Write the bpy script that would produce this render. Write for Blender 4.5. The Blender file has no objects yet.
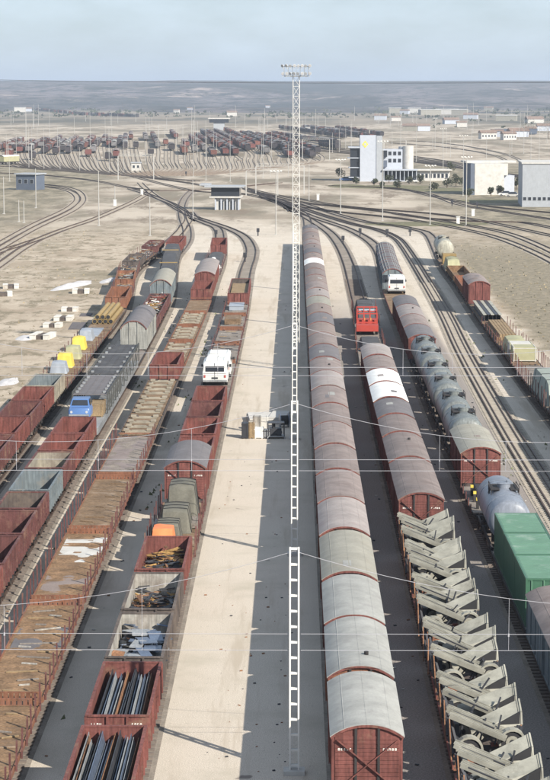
import bpy, math, random
from mathutils import Vector, Matrix, noise
R = math.radians
random.seed(7)
S = bpy.context.scene
COL = S.collection

# ------------------------------------------------------------------ camera, sky, sun
H, F, CX, CY = 28.5, 2200.0, 275.0, 390.0          # camera height (m), focal length in photo pixels, photo centre
PITCH = math.atan(295 / F)
YAW = math.atan(20 / (F / math.cos(PITCH)))
cam_d = bpy.data.cameras.new('camera')
cam = bpy.data.objects.new('camera', cam_d)
COL.objects.link(cam)
S.camera = cam
cam.location = (0, 0, H)
cam.rotation_euler = (R(90) - PITCH, 0, YAW)
cam_d.sensor_fit = 'VERTICAL'
cam_d.sensor_height = 36
cam_d.lens = F / 780 * 36
cam_d.clip_start = 1
cam_d.clip_end = 60000
CM = cam.rotation_euler.to_matrix()

S.view_settings.view_transform = 'Standard'
S.view_settings.look = 'None'
S.view_settings.exposure = 0.84
S.view_settings.gamma = 1
S.cycles.max_bounces = 6
S.cycles.volume_bounces = 1
S.cycles.use_denoising = True

SUN_EL = R(33)
SUN_DX, SUN_DY = math.sin(R(43)), -math.cos(R(43))   # sun stands behind the camera, to the right
w = bpy.data.worlds.new('World')
S.world = w
w.use_nodes = True
wn, wl = w.node_tree.nodes, w.node_tree.links
wn.clear()
sky = wn.new('ShaderNodeTexSky')
sky.sky_type = 'NISHITA'
sky.sun_disc = False
sky.sun_elevation = SUN_EL
sky.sun_rotation = math.atan2(SUN_DX, SUN_DY)
sky.altitude = 300
sky.air_density = 1.0
sky.dust_density = 1.0
sky.ozone_density = 2.0
tc = wn.new('ShaderNodeTexCoord')
mp = wn.new('ShaderNodeMapping')
mp.inputs['Scale'].default_value = (12, 12, 34)
wl.new(tc.outputs['Generated'], mp.inputs['Vector'])
cn = wn.new('ShaderNodeTexNoise')
cn.inputs['Scale'].default_value = 1.6
cn.inputs['Detail'].default_value = 7
cn.inputs['Roughness'].default_value = 0.6
wl.new(mp.outputs[0], cn.inputs['Vector'])
cr = wn.new('ShaderNodeValToRGB')
cr.color_ramp.elements[0].position = 0.36
cr.color_ramp.elements[0].color = (0.28, 0.28, 0.28, 1)
cr.color_ramp.elements[1].position = 0.75
cr.color_ramp.elements[1].color = (0.55, 0.55, 0.55, 1)
wl.new(cn.outputs['Fac'], cr.inputs[0])
tint = wn.new('ShaderNodeMix')
tint.data_type = 'RGBA'
tint.blend_type = 'MULTIPLY'
tint.inputs[0].default_value = 1
tint.inputs[7].default_value = (0.82, 0.89, 1.0, 1)
wl.new(sky.outputs[0], tint.inputs[6])
cmix = wn.new('ShaderNodeMix')
cmix.data_type = 'RGBA'
cmix.inputs[7].default_value = (10.2, 12.0, 13.6, 1)
wl.new(cr.outputs[0], cmix.inputs[0])
wl.new(tint.outputs[2], cmix.inputs[6])
bg = wn.new('ShaderNodeBackground')
bg.inputs[1].default_value = 0.055
wl.new(cmix.outputs[2], bg.inputs[0])
wo = wn.new('ShaderNodeOutputWorld')
wl.new(bg.outputs[0], wo.inputs[0])

sd = bpy.data.lights.new('sun', 'SUN')
sd.energy = 4.5
sd.angle = R(0.5)
sd.color = (1.0, 0.925, 0.80)
sun = bpy.data.objects.new('sun', sd)
COL.objects.link(sun)
sv = Vector((SUN_DX * math.cos(SUN_EL), SUN_DY * math.cos(SUN_EL), math.sin(SUN_EL)))
sun.rotation_euler = (-sv).to_track_quat('-Z', 'Y').to_euler()
sun.location = (60, -60, 80)


# ------------------------------------------------------------------ placing helpers
def P(px, py, h=0.0):
    """The point at height h that the photograph shows at pixel px, py."""
    d = CM @ Vector((px - CX, CY - py, -F))
    t = (h - H) / d.z
    return Vector((d.x * t, d.y * t, h))


def Yz(zc, h=3.0):
    return (zc * 1.0182 - 0.1329 * (H - h)) / 0.9911


# ------------------------------------------------------------------ materials
def socket(n, name):
    return n.inputs[name]


MATS = {}


def mat(name, col, rough=0.75, var=0.25, scale=0.9, metal=0.0, streak=0.0, dirt=None, dirt_amt=0.0,
        fine=0.0, bump=0.0, bscale=30.0, rnd=0.0):
    """A weathered paint, stone or cloth: noise in the place's own coordinates shifts the colour a little."""
    if name in MATS:
        return MATS[name]
    m = bpy.data.materials.new(name)
    m.use_nodes = True
    n, l = m.node_tree.nodes, m.node_tree.links
    b = n['Principled BSDF']
    b.inputs['Roughness'].default_value = rough
    b.inputs['Metallic'].default_value = metal
    b.inputs['Specular IOR Level'].default_value = 0.3
    geo = n.new('ShaderNodeNewGeometry')
    n1 = n.new('ShaderNodeTexNoise')
    n1.inputs['Scale'].default_value = scale
    n1.inputs['Detail'].default_value = 6
    n1.inputs['Roughness'].default_value = 0.65
    l.new(geo.outputs['Position'], n1.inputs['Vector'])
    mr = n.new('ShaderNodeMapRange')
    mr.inputs[1].default_value = 0.3
    mr.inputs[2].default_value = 0.7
    mr.inputs[3].default_value = 1 - var
    mr.inputs[4].default_value = 1 + var
    l.new(n1.outputs['Fac'], mr.inputs[0])
    last = mr.outputs[0]
    if streak:
        mp_ = n.new('ShaderNodeMapping')
        mp_.inputs['Scale'].default_value = (5, 5, 0.5)
        l.new(geo.outputs['Position'], mp_.inputs['Vector'])
        n2 = n.new('ShaderNodeTexNoise')
        n2.inputs['Scale'].default_value = 1.5
        n2.inputs['Detail'].default_value = 4
        l.new(mp_.outputs[0], n2.inputs['Vector'])
        m2 = n.new('ShaderNodeMapRange')
        m2.inputs[1].default_value = 0.3
        m2.inputs[2].default_value = 0.7
        m2.inputs[3].default_value = 1 - streak
        m2.inputs[4].default_value = 1 + streak
        l.new(n2.outputs['Fac'], m2.inputs[0])
        mu = n.new('ShaderNodeMath')
        mu.operation = 'MULTIPLY'
        l.new(last, mu.inputs[0])
        l.new(m2.outputs[0], mu.inputs[1])
        last = mu.outputs[0]
    if fine:
        n3 = n.new('ShaderNodeTexNoise')
        n3.inputs['Scale'].default_value = 9
        n3.inputs['Detail'].default_value = 3
        l.new(geo.outputs['Position'], n3.inputs['Vector'])
        m3 = n.new('ShaderNodeMapRange')
        m3.inputs[1].default_value = 0.3
        m3.inputs[2].default_value = 0.7
        m3.inputs[3].default_value = 1 - fine
        m3.inputs[4].default_value = 1 + fine
        l.new(n3.outputs['Fac'], m3.inputs[0])
        mu = n.new('ShaderNodeMath')
        mu.operation = 'MULTIPLY'
        l.new(last, mu.inputs[0])
        l.new(m3.outputs[0], mu.inputs[1])
        last = mu.outputs[0]
    if rnd:
        oi = n.new('ShaderNodeObjectInfo')
        m4 = n.new('ShaderNodeMapRange')
        m4.inputs[3].default_value = 1 - rnd
        m4.inputs[4].default_value = 1 + rnd
        l.new(oi.outputs['Random'], m4.inputs[0])
        mu = n.new('ShaderNodeMath')
        mu.operation = 'MULTIPLY'
        l.new(last, mu.inputs[0])
        l.new(m4.outputs[0], mu.inputs[1])
        last = mu.outputs[0]
    vm = n.new('ShaderNodeVectorMath')
    vm.operation = 'SCALE'
    vm.inputs[0].default_value = col
    l.new(last, vm.inputs['Scale'])
    out = vm.outputs[0]
    if dirt:
        n5 = n.new('ShaderNodeTexNoise')
        n5.inputs['Scale'].default_value = 0.55
        n5.inputs['Detail'].default_value = 8
        n5.inputs['Roughness'].default_value = 0.7
        l.new(geo.outputs['Position'], n5.inputs['Vector'])
        m5 = n.new('ShaderNodeMapRange')
        m5.inputs[1].default_value = 0.62 - dirt_amt * 0.3
        m5.inputs[2].default_value = 0.68
        l.new(n5.outputs['Fac'], m5.inputs[0])
        mx = n.new('ShaderNodeMix')
        mx.data_type = 'RGBA'
        mx.inputs[7].default_value = (*dirt, 1)
        l.new(m5.outputs[0], mx.inputs[0])
        l.new(out, mx.inputs[6])
        out = mx.outputs[2]
    l.new(out, b.inputs['Base Color'])
    if bump:
        n6 = n.new('ShaderNodeTexNoise')
        n6.inputs['Scale'].default_value = bscale
        n6.inputs['Detail'].default_value = 3
        l.new(geo.outputs['Position'], n6.inputs['Vector'])
        bp = n.new('ShaderNodeBump')
        bp.inputs['Strength'].default_value = 0.6
        bp.inputs['Distance'].default_value = bump
        l.new(n6.outputs['Fac'], bp.inputs['Height'])
        l.new(bp.outputs[0], b.inputs['Normal'])
    MATS[name] = m
    return m


RED = [mat('red_brown_paint', (.145, .053, .046), streak=.35, dirt=(.18, .105, .075), dirt_amt=.2, fine=.12),
       mat('dull_maroon_paint', (.105, .044, .042), streak=.25, dirt=(.20, .12, .09), dirt_amt=.3, fine=.12),
       mat('rust_orange_paint', (.19, .085, .052), streak=.25, dirt=(.16, .09, .07), dirt_amt=.3, fine=.12)]
ROOF = {
    'grey': mat('weathered_grey_roofing', (.30, .30, .285), rough=.7, var=.18, rnd=.06, streak=.0, dirt=(.25, .245, .235), dirt_amt=.3, fine=.06),
    'pink': mat('faded_pink_grey_roofing', (.205, .17, .16), rough=.75, var=.22, rnd=.14, dirt=(.16, .125, .115), dirt_amt=.3, fine=.06),
    'rose': mat('pale_rose_roofing', (.265, .235, .225), rough=.75, var=.18, rnd=.1, dirt=(.27, .22, .215), dirt_amt=.3, fine=.06),
    'dark': mat('dark_grey_roofing', (.135, .125, .13), rough=.7, var=.2, rnd=.12, dirt=(.14, .13, .13), dirt_amt=.3, fine=.08),
    'brown': mat('brown_grey_roofing', (.21, .17, .155), rough=.75, var=.15, dirt=(.19, .145, .12), dirt_amt=.3, fine=.08),
    'white': mat('white_painted_roofing', (.78, .78, .76), rough=.6, var=.06, dirt=(.6, .59, .57), dirt_amt=.2),
    'tan': mat('sun_bleached_tan_roofing', (.265, .255, .22), rough=.8, var=.16, rnd=.08, dirt=(.26, .24, .2), dirt_amt=.3, fine=.06),
}
M_CARR = mat('dark_carrier_paint', (.07, .072, .07), rough=.7, var=.25, streak=.2)
M_FRAME = mat('black_running_gear', (.035, .032, .033), rough=.7, var=.3)
M_WHEEL = mat('wheel_steel', (.05, .042, .038), rough=.55, var=.3)
M_BUF = mat('buffer_steel', (.09, .07, .065), rough=.5, var=.3)
M_RAIL = mat('rusty_rail_steel', (.075, .052, .043), rough=.55, var=.3)
M_RAILF = mat('dusty_rail_steel', (.20, .16, .13), rough=.7, var=.3)
M_SLEEP = mat('timber_sleeper', (.16, .135, .12), rough=.9, var=.3)
M_SLEEPC = mat('dusty_concrete_sleeper', (.33, .30, .26), rough=.9, var=.2)
M_SLAT = mat('deck_timber', (.17, .115, .072), rough=.9, var=.3, fine=.25, dirt=(.30, .235, .18), dirt_amt=.3)
M_SLAT2 = mat('reddish_deck_timber', (.195, .122, .07), rough=.9, var=.45, fine=.35, dirt=(.15, .10, .065), dirt_amt=.35)
M_SLAT3 = mat('grey_deck_timber', (.20, .175, .155), rough=.9, var=.3, fine=.25, dirt=(.13, .11, .10), dirt_amt=.4)
M_WHITE = mat('white_paint', (.66, .66, .64), rough=.4, var=.08, dirt=(.5, .48, .44), dirt_amt=.15)
M_CHALK = mat('chalky_white', (.55, .54, .51), rough=.85, var=.15, dirt=(.35, .31, .26), dirt_amt=.3)
M_MAST = mat('pale_mast_paint', (.66, .65, .62), rough=.6, var=.08, dirt=(.55, .5, .45), dirt_amt=.1)
M_WIRE = mat('bright_wire', (.36, .36, .39), rough=.5, var=.05)
M_POLE = mat('galvanised_pole', (.38, .375, .36), rough=.6, var=.1)
M_GLASS = mat('dark_window_glass', (.03, .035, .045), rough=.15, var=.1)
M_BLACK = mat('black_rubber', (.025, .025, .028), rough=.8, var=.2)
M_GREEN = mat('green_container_paint', (.05, .125, .08), rough=.5, var=.10, streak=.1, dirt=(.12, .19, .14), dirt_amt=.1)
M_GREENR = mat('green_container_roof', (.11, .215, .15), rough=.5, var=.12, dirt=(.22, .30, .25), dirt_amt=.25)
M_TANK = mat('grey_tank_paint', (.155, .17, .17), rough=.45, var=.18, streak=.3, dirt=(.12, .125, .13), dirt_amt=.3)
M_TANKB = mat('blue_grey_tank_paint', (.19, .21, .25), rough=.4, var=.15, streak=.2, dirt=(.13, .14, .17), dirt_amt=.3)
M_TANKC = mat('cream_tank_paint', (.33, .32, .27), rough=.5, var=.2, streak=.3, dirt=(.2, .18, .15), dirt_amt=.3)
M_TRAIL = mat('khaki_white_panel_paint', (.265, .26, .225), rough=.6, var=.3, dirt=(.17, .165, .14), dirt_amt=.3, fine=.05)
M_OPENG = mat('grey_blue_wagon_paint', (.135, .16, .175), rough=.7, var=.2, streak=.25, dirt=(.2, .19, .17), dirt_amt=.3)
M_OPENK = mat('faded_khaki_wagon_paint', (.25, .23, .19), rough=.8, var=.25, streak=.25, dirt=(.15, .12, .1), dirt_amt=.4)
M_OPENK2 = mat('pale_grey_wagon_paint', (.25, .25, .235), rough=.8, var=.2, streak=.25)
M_OPENW = mat('chalky_grey_wagon_lining', (.31, .295, .27), rough=.85, var=.35, streak=.35, dirt=(.17, .14, .12), dirt_amt=.5)
M_OPENB = mat('black_brown_wagon_paint', (.085, .07, .065), rough=.8, var=.3, streak=.25, dirt=(.15, .12, .1), dirt_amt=.4)
M_YEL = mat('yellow_tarpaulin', (.60, .47, .085), rough=.6, var=.12)
M_PYEL = mat('pale_yellow_tarpaulin', (.33, .32, .20), rough=.65, var=.12)
M_BLT = mat('grey_blue_tarpaulin', (.27, .30, .345), rough=.6, var=.12)
M_ORG = mat('orange_tarpaulin', (.68, .20, .075), rough=.55, var=.15)
M_ARMY = mat('olive_canvas', (.125, .12, .10), rough=.85, var=.2, fine=.1)
M_DTARP = mat('charcoal_tarpaulin', (.06, .06, .065), rough=.8, var=.25, dirt=(.10, .10, .10), dirt_amt=.3)
M_PIPE = mat('ochre_pipe_paint', (.27, .19, .08), rough=.6, var=.2)
M_RUST = mat('rusty_steel', (.20, .105, .06), rough=.85, var=.4, fine=.3)
M_OCH = mat('ochre_rust', (.30, .185, .07), rough=.85, var=.3, fine=.3)
M_STBL = mat('blue_steel_scale', (.11, .14, .20), rough=.35, var=.3, metal=.3, fine=.2)
M_STGR = mat('grey_steel_scale', (.27, .28, .29), rough=.45, var=.3, metal=.2, fine=.2)
M_STDK = mat('dark_steel_scale', (.045, .047, .055), rough=.5, var=.3, metal=.2)
M_TIMB = mat('stacked_sawn_timber', (.235, .17, .10), rough=.9, var=.25, fine=.2)
M_VRED = mat('bright_red_machine_paint', (.36, .055, .042), rough=.45, var=.1)
M_BLUE = mat('blue_car_paint', (.08, .155, .34), rough=.3, var=.05)
M_CONC = mat('pale_concrete', (.48, .47, .45), rough=.85, var=.12, dirt=(.38, .36, .33), dirt_amt=.2)
M_WALLW = mat('white_render', (.40, .43, .49), rough=.8, var=.06)
M_WALLG = mat('grey_cladding', (.33, .35, .38), rough=.7, var=.08, streak=.06)
M_WALLB = mat('blue_cladding', (.095, .115, .155), rough=.7, var=.08)
M_TILE = mat('terracotta_roof', (.20, .145, .12), rough=.85, var=.2)
M_BUSH = mat('dark_foliage', (.05, .058, .036), rough=.9, var=.4, rnd=.2)
M_TRUNK = mat('bark', (.11, .08, .06), rough=.9)
M_LAMPG = mat('floodlight_glass', (.42, .43, .45), rough=.2, var=.05)
M_PLATE = mat('stencil_white', (.72, .70, .66), rough=.7, var=.1)
M_FARW = [mat('distant_wagon_brown', (.125, .05, .045), rough=.8, var=.3, rnd=.3),
          mat('distant_wagon_dark', (.045, .04, .045), rough=.8, var=.3, rnd=.3),
          mat('distant_wagon_grey', (.16, .155, .16), rough=.8, var=.3, rnd=.2),
          mat('distant_wagon_rust', (.16, .07, .055), rough=.8, var=.3, rnd=.25)]


def ground_material():
    m = bpy.data.materials.new('yard_ground')
    m.use_nodes = True
    n, l = m.node_tree.nodes, m.node_tree.links
    b = n['Principled BSDF']
    b.inputs['Roughness'].default_value = 0.95
    b.inputs['Specular IOR Level'].default_value = 0.1
    geo = n.new('ShaderNodeNewGeometry')
    sep = n.new('ShaderNodeSeparateXYZ')
    l.new(geo.outputs['Position'], sep.inputs[0])

    def noi(scale, det=6, rough=.6, st=None):
        t = n.new('ShaderNodeTexNoise')
        t.inputs['Scale'].default_value = scale
        t.inputs['Detail'].default_value = det
        t.inputs['Roughness'].default_value = rough
        if st:
            q = n.new('ShaderNodeMapping')
            q.inputs['Scale'].default_value = st
            l.new(geo.outputs['Position'], q.inputs['Vector'])
            l.new(q.outputs[0], t.inputs['Vector'])
        else:
            l.new(geo.outputs['Position'], t.inputs['Vector'])
        return t.outputs['Fac']

    def ramp(src, a, c, lo=0., hi=1.):
        q = n.new('ShaderNodeMapRange')
        q.interpolation_type = 'SMOOTHSTEP'
        for k, v in ((1, a), (2, c), (3, lo), (4, hi)):
            q.inputs[k].default_value = v
        l.new(src, q.inputs[0])
        return q.outputs[0]

    def math_(op, a, c):
        q = n.new('ShaderNodeMath')
        q.operation = op
        for k, v in ((0, a), (1, c)):
            if isinstance(v, (int, float)):
                q.inputs[k].default_value = v
            else:
                l.new(v, q.inputs[k])
        return q.outputs[0]

    def mix(f, a, c):
        q = n.new('ShaderNodeMix')
        q.data_type = 'RGBA'
        l.new(f, q.inputs[0])
        for k, v in ((6, a), (7, c)):
            if isinstance(v, tuple):
                q.inputs[k].default_value = (*v, 1)
            else:
                l.new(v, q.inputs[k])
        return q.outputs[2]
    gravel = mix(ramp(noi(22, 5, .75), .36, .64), (.36, .315, .265), (.70, .635, .555))
    gravel = mix(ramp(noi(.25, 6, .65), .45, .8), gravel, (.42, .38, .315))
    gravel = mix(ramp(noi(5, 3, .7), .60, .70), gravel, (.36, .33, .28))
    gravel = mix(ramp(noi(.55, 5, .7, (1, .06, 1)), .52, .66), gravel, (.43, .375, .31))
    gravel = mix(ramp(noi(.35, 3, .6), .70, .74), gravel, (.22, .19, .17))
    earth = mix(ramp(noi(.11, 8, .7, (1, .55, 1)), .36, .66), (.45, .385, .31), (.31, .255, .195))
    earth = mix(ramp(noi(.02, 8, .7, (1, .4, 1)), .50, .60), earth, (.235, .205, .15))
    earth = mix(ramp(noi(.35, 6, .75, (1, .5, 1)), .49, .60), earth, (.21, .18, .13))
    earth = mix(ramp(noi(.28, 6, .75, (1, .5, 1)), .60, .68), earth, (.55, .49, .41))
    earth = mix(ramp(noi(.5, 5, .75), .54, .75), earth, (.27, .21, .15))
    pale = mix(ramp(noi(.03, 5, .6), .45, .6), (.45, .395, .33), (.30, .255, .205))
    x = sep.outputs[0]
    y = sep.outputs[1]
    wob = math_('MULTIPLY', math_('SUBTRACT', noi(.12, 5), .5), 7)
    ax = math_('ADD', math_('ABSOLUTE', math_('SUBTRACT', x, 1.0), 0), wob)
    side = ramp(ax, 25.0, 27.5)
    corridor_shade = math_('MULTIPLY', ramp(math_('ABSOLUTE', math_('SUBTRACT', x, 10.4), 0), 7.3, 6.3), ramp(y, 330, 250))
    gravel = mix(corridor_shade, gravel, mix(ramp(noi(12, 4, .7), .34, .66), (.20, .18, .17), (.34, .31, .29)))  # gravel darkened between the right-hand trains, shade painted into its colour
    # right of the rightmost train the bank is dry grass
    grass = mix(ramp(noi(.9, 6, .75), .36, .66), (.29, .25, .19), (.15, .135, .10))
    gr = math_('MULTIPLY', ramp(x, 27, 30), ramp(y, 470, 380))
    fieldc = mix(gr, earth, grass)
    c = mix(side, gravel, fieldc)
    yw = math_('ADD', y, math_('MULTIPLY', wob, 6))
    throat = mix(ramp(noi(.018, 6, .65, (1, .35, 1)), .47, .58), pale, (.205, .18, .14))
    throat = mix(ramp(noi(.09, 7, .75, (1, .25, 1)), .50, .62), throat, (.20, .165, .13))
    throat = mix(ramp(noi(.07, 7, .75, (1, .2, 1)), .60, .68), throat, (.55, .49, .42))
    outer = math_('MULTIPLY', ramp(math_('ABSOLUTE', math_('ADD', x, 12), 0), 38, 60), ramp(y, 1000, 850))
    throat = mix(outer, throat, mix(ramp(noi(.16, 8, .75, (1, .4, 1)), .38, .60), (.31, .27, .205), (.15, .135, .10)))
    c = mix(ramp(yw, 430, 520), c, throat)
    far = mix(ramp(noi(.006, 8, .7, (1, .25, 1)), .42, .6), (.26, .22, .175), (.11, .105, .085))
    c = mix(ramp(yw, 2050, 2300), c, far)
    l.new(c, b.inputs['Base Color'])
    bp = n.new('ShaderNodeBump')
    bp.inputs['Strength'].default_value = .7
    bp.inputs['Distance'].default_value = .03
    l.new(noi(34, 3), bp.inputs['Height'])
    l.new(bp.outputs[0], b.inputs['Normal'])
    return m


def hills_material():
    m = bpy.data.materials.new('hill_scrub')
    m.use_nodes = True
    n, l = m.node_tree.nodes, m.node_tree.links
    b = n['Principled BSDF']
    b.inputs['Roughness'].default_value = 1
    b.inputs['Specular IOR Level'].default_value = 0
    geo = n.new('ShaderNodeNewGeometry')
    prev = (.165, .145, .15)
    for sc, a, c, col, st in ((.0016, .42, .58, (.05, .055, .055), (1, .5, 3)), (.006, .5, .62, (.045, .05, .045), (1, .5, 3)),
                              (.003, .60, .66, (.34, .28, .25), (1, .4, 4)), (.02, .50, .60, (.045, .05, .05), (1, .6, 2)), (.05, .56, .62, (.04, .045, .045), (1, .6, 2))):
        q = n.new('ShaderNodeMapping')
        q.inputs['Scale'].default_value = st
        l.new(geo.outputs['Position'], q.inputs['Vector'])
        t = n.new('ShaderNodeTexNoise')
        t.inputs['Scale'].default_value = sc
        t.inputs['Detail'].default_value = 8
        t.inputs['Roughness'].default_value = .65
        l.new(q.outputs[0], t.inputs['Vector'])
        r = n.new('ShaderNodeMapRange')
        r.inputs[1].default_value = a
        r.inputs[2].default_value = c
        l.new(t.outputs['Fac'], r.inputs[0])
        x = n.new('ShaderNodeMix')
        x.data_type = 'RGBA'
        l.new(r.outputs[0], x.inputs[0])
        if isinstance(prev, tuple):
            x.inputs[6].default_value = (*prev, 1)
        else:
            l.new(prev, x.inputs[6])
        x.inputs[7].default_value = (*col, 1)
        prev = x.outputs[2]
    l.new(prev, b.inputs['Base Color'])
    return m


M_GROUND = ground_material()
M_HILL = hills_material()
M_BALL = mat('oily_ballast', (.235, .205, .175), rough=.95, var=.3, scale=.5, fine=.2, bump=.04, bscale=14)
M_BALLP = mat('pale_ballast', (.33, .295, .25), rough=.95, var=.2, scale=.5, fine=.15, bump=.04, bscale=14)
M_BALLT = mat('brownish_pale_ballast', (.33, .285, .23), rough=.95, var=.2, scale=.3, fine=.15)
M_BALLD = mat('dark_ballast', (.15, .13, .12), rough=.95, var=.3, scale=.5, fine=.2)
M_SAND = mat('pale_grey_sand', (.47, .46, .47), rough=.95, var=.12, fine=.1)
M_MAT = mat('dark_felt', (.12, .11, .115), rough=.95, var=.25)


# ------------------------------------------------------------------ mesh builder
class MB:
    def __init__(s):
        s.v, s.f, s.m = [], [], []

    def quad(s, *pts, m=0):
        i = len(s.v)
        s.v += [tuple(p) for p in pts]
        s.f.append(tuple(range(i, i + len(pts))))
        s.m.append(m)
        return s

    def box(s, x0, x1, y0, y1, z0, z1, m=0):
        i = len(s.v)
        s.v += [(x0, y0, z0), (x1, y0, z0), (x1, y1, z0), (x0, y1, z0), (x0, y0, z1), (x1, y0, z1), (x1, y1, z1), (x0, y1, z1)]
        s.f += [(i, i + 3, i + 2, i + 1), (i + 4, i + 5, i + 6, i + 7), (i, i + 1, i + 5, i + 4), (i + 1, i + 2, i + 6, i + 5),
                (i + 2, i + 3, i + 7, i + 6), (i + 3, i, i + 4, i + 7)]
        s.m += [m] * 6
        return s

    def bar(s, p, q, w_, h_=None, m=0, roll=0.0):
        p, q = Vector(p), Vector(q)
        h_ = h_ or w_
        d = q - p
        L = d.length
        rot = d.to_track_quat('Y', 'Z').to_matrix() @ Matrix.Rotation(roll, 3, 'Y')
        i = len(s.v)
        for y in (0, L):
            for x, z in ((-1, -1), (1, -1), (1, 1), (-1, 1)):
                s.v.append(tuple(p + rot @ Vector((x * w_ / 2, y, z * h_ / 2))))
        s.f += [(i, i + 1, i + 2, i + 3), (i + 7, i + 6, i + 5, i + 4), (i, i + 4, i + 5, i + 1), (i + 1, i + 5, i + 6, i + 2),
                (i + 2, i + 6, i + 7, i + 3), (i + 3, i + 7, i + 4, i)]
        s.m += [m] * 6
        return s

    def tube(s, p, q, r, n=12, m=0, r2=None, cap=True):
        p, q = Vector(p), Vector(q)
        r2 = r if r2 is None else r2
        rot = (q - p).to_track_quat('Z', 'Y').to_matrix()
        i = len(s.v)
        for c, rr in ((p, r), (q, r2)):
            for k in range(n):
                a = 2 * math.pi * k / n
                s.v.append(tuple(c + rot @ Vector((rr * math.cos(a), rr * math.sin(a), 0))))
        for k in range(n):
            j = (k + 1) % n
            s.f.append((i + k, i + j, i + n + j, i + n + k))
            s.m.append(m)
        if cap:
            s.f.append(tuple(i + n - 1 - k for k in range(n)))
            s.f.append(tuple(i + n + k for k in range(n)))
            s.m += [m, m]
        return s

    def prism_y(s, prof, y0, y1, m=0, cap=True):
        """prof: closed outline of (x, z), anticlockwise seen from -Y."""
        i, n = len(s.v), len(prof)
        for y in (y0, y1):
            s.v += [(x, y, z) for x, z in prof]
        for k in range(n):
            j = (k + 1) % n
            s.f.append((i + k, i + j, i + n + j, i + n + k))
            s.m.append(m)
        if cap:
            s.f.append(tuple(i + n - 1 - k for k in range(n)))
            s.f.append(tuple(i + n + k for k in range(n)))
            s.m += [m, m]
        return s

    def lathe_y(s, prof, n=24, m=0, cx=0, cz=0):
        """prof: list of (y, r)."""
        i = len(s.v)
        for y, r in prof:
            for k in range(n):
                a = 2 * math.pi * k / n
                s.v.append((cx + r * math.cos(a), y, cz + r * math.sin(a)))
        for q in range(len(prof) - 1):
            for k in range(n):
                j = (k + 1) % n
                s.f.append((i + q * n + k, i + q * n + j, i + (q + 1) * n + j, i + (q + 1) * n + k))
                s.m.append(m)
        return s

    def mesh(s, name, mats, smooth=False):
        me = bpy.data.meshes.new(name)
        me.from_pydata(s.v, [], s.f)
        if not isinstance(mats, (list, tuple)):
            mats = [mats]
        for q in mats:
            me.materials.append(q)
        me.polygons.foreach_set('material_index', s.m)
        if smooth:
            me.polygons.foreach_set('use_smooth', [True] * len(s.f))
            me.set_sharp_from_angle(angle=R(40))
        me.update()
        return me


CACHE = {}


def cached(key, fn, name, mats, smooth=False):
    mk = tuple(q.name for q in mats) if isinstance(mats, (list, tuple)) else mats.name
    k = (key, mk)
    if k not in CACHE:
        b = MB()
        fn(b)
        CACHE[k] = b.mesh(name, mats, smooth)
    return CACHE[k]


def tag(o, label=None, cat=None, group=None, kind=None):
    for k, v in (('label', label), ('category', cat), ('group', group), ('kind', kind)):
        if v:
            o[k] = v
    return o


def thing(name, label, cat, loc=(0, 0, 0), rz=0.0, group=None):
    o = bpy.data.objects.new(name, None)
    o.empty_display_size = .3
    COL.objects.link(o)
    o.location = loc
    o.rotation_euler = (0, 0, rz)
    return tag(o, label, cat, group)


def part(name, me, parent=None, loc=(0, 0, 0), rot=(0, 0, 0), scale=None, label=None, kind=None):
    o = bpy.data.objects.new(name, me)
    COL.objects.link(o)
    o.parent = parent
    o.location = loc
    o.rotation_euler = rot
    if scale:
        o.scale = scale
    return tag(o, label, None, None, kind)


def solo(name, me, label, cat, loc=(0, 0, 0), rz=0.0, group=None, kind=None, scale=None):
    o = part(name, me, None, loc, (0, 0, rz), scale)
    return tag(o, label, cat, group, kind)


def structure(name, me, loc=(0, 0, 0)):
    return tag(part(name, me, None, loc), kind='structure')


# ------------------------------------------------------------------ ground and hills
def build_ground():
    b = MB()
    ys = [-150, 0, 60, 120, 200, 300, 420, 560, 750, 1000, 1300, 1700, 2200, 3000, 4200]
    xs = [-1.0, -.6, -.35, -.2, -.1, 0, .1, .2, .35, .6, 1.0]
    for y in ys:
        wd = 500 + max(y, 0) * .9
        for x in xs:
            b.v.append((x * wd, y, 0))
    n = len(xs)
    for i in range(len(ys) - 1):
        for j in range(n - 1):
            b.f.append((i * n + j, i * n + j + 1, (i + 1) * n + j + 1, (i + 1) * n + j))
            b.m.append(0)
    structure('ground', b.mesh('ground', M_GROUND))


def hill_h(x, y):
    """Low rolling plain that climbs to a flat-topped ridge."""
    t = min(max((y - 3300) / 4300, 0), 1)
    base = 78 * (t * t * (3 - 2 * t)) ** 1.25
    nz = noise.fractal(Vector((x / 900, y / 1300, 3.1)), .9, 2.1, 5)
    gul = abs(noise.noise(Vector((x / 420 + y / 2600, y / 1500, 8.2))))
    ridge = 5 * noise.noise(Vector((x / 1900, 0.7, 1.3))) + 2.0 * noise.noise(Vector((x / 500, 4.7, 1.3)))
    amp = math.sin(math.pi * min(t * 1.02, 1))
    return -3 + base + ridge * t + amp * (nz * 16 - gul * 26 + 6) + min(max((y - 3300) / 400, 0), 1) * 3


def build_hills():
    b = MB()
    ny, nx = 130, 260
    ys = [3300 + 5200 * (i / ny) ** 1.0 for i in range(ny)] + [9500, 13000, 22000]
    for i, y in enumerate(ys):
        hw = 1200 + y * .38
        for j in range(nx + 1):
            x = -hw + 2 * hw * j / nx
            z = hill_h(x, y) if y < 8600 else 76 - (y - 8500) * .006
            b.v.append((x, y, z))
    for i in range(len(ys) - 1):
        for j in range(nx):
            a = i * (nx + 1) + j
            b.f.append((a, a + 1, a + nx + 2, a + nx + 1))
            b.m.append(0)
    structure('hills', b.mesh('hills', M_HILL, smooth=False))


build_ground()
build_hills()


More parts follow.
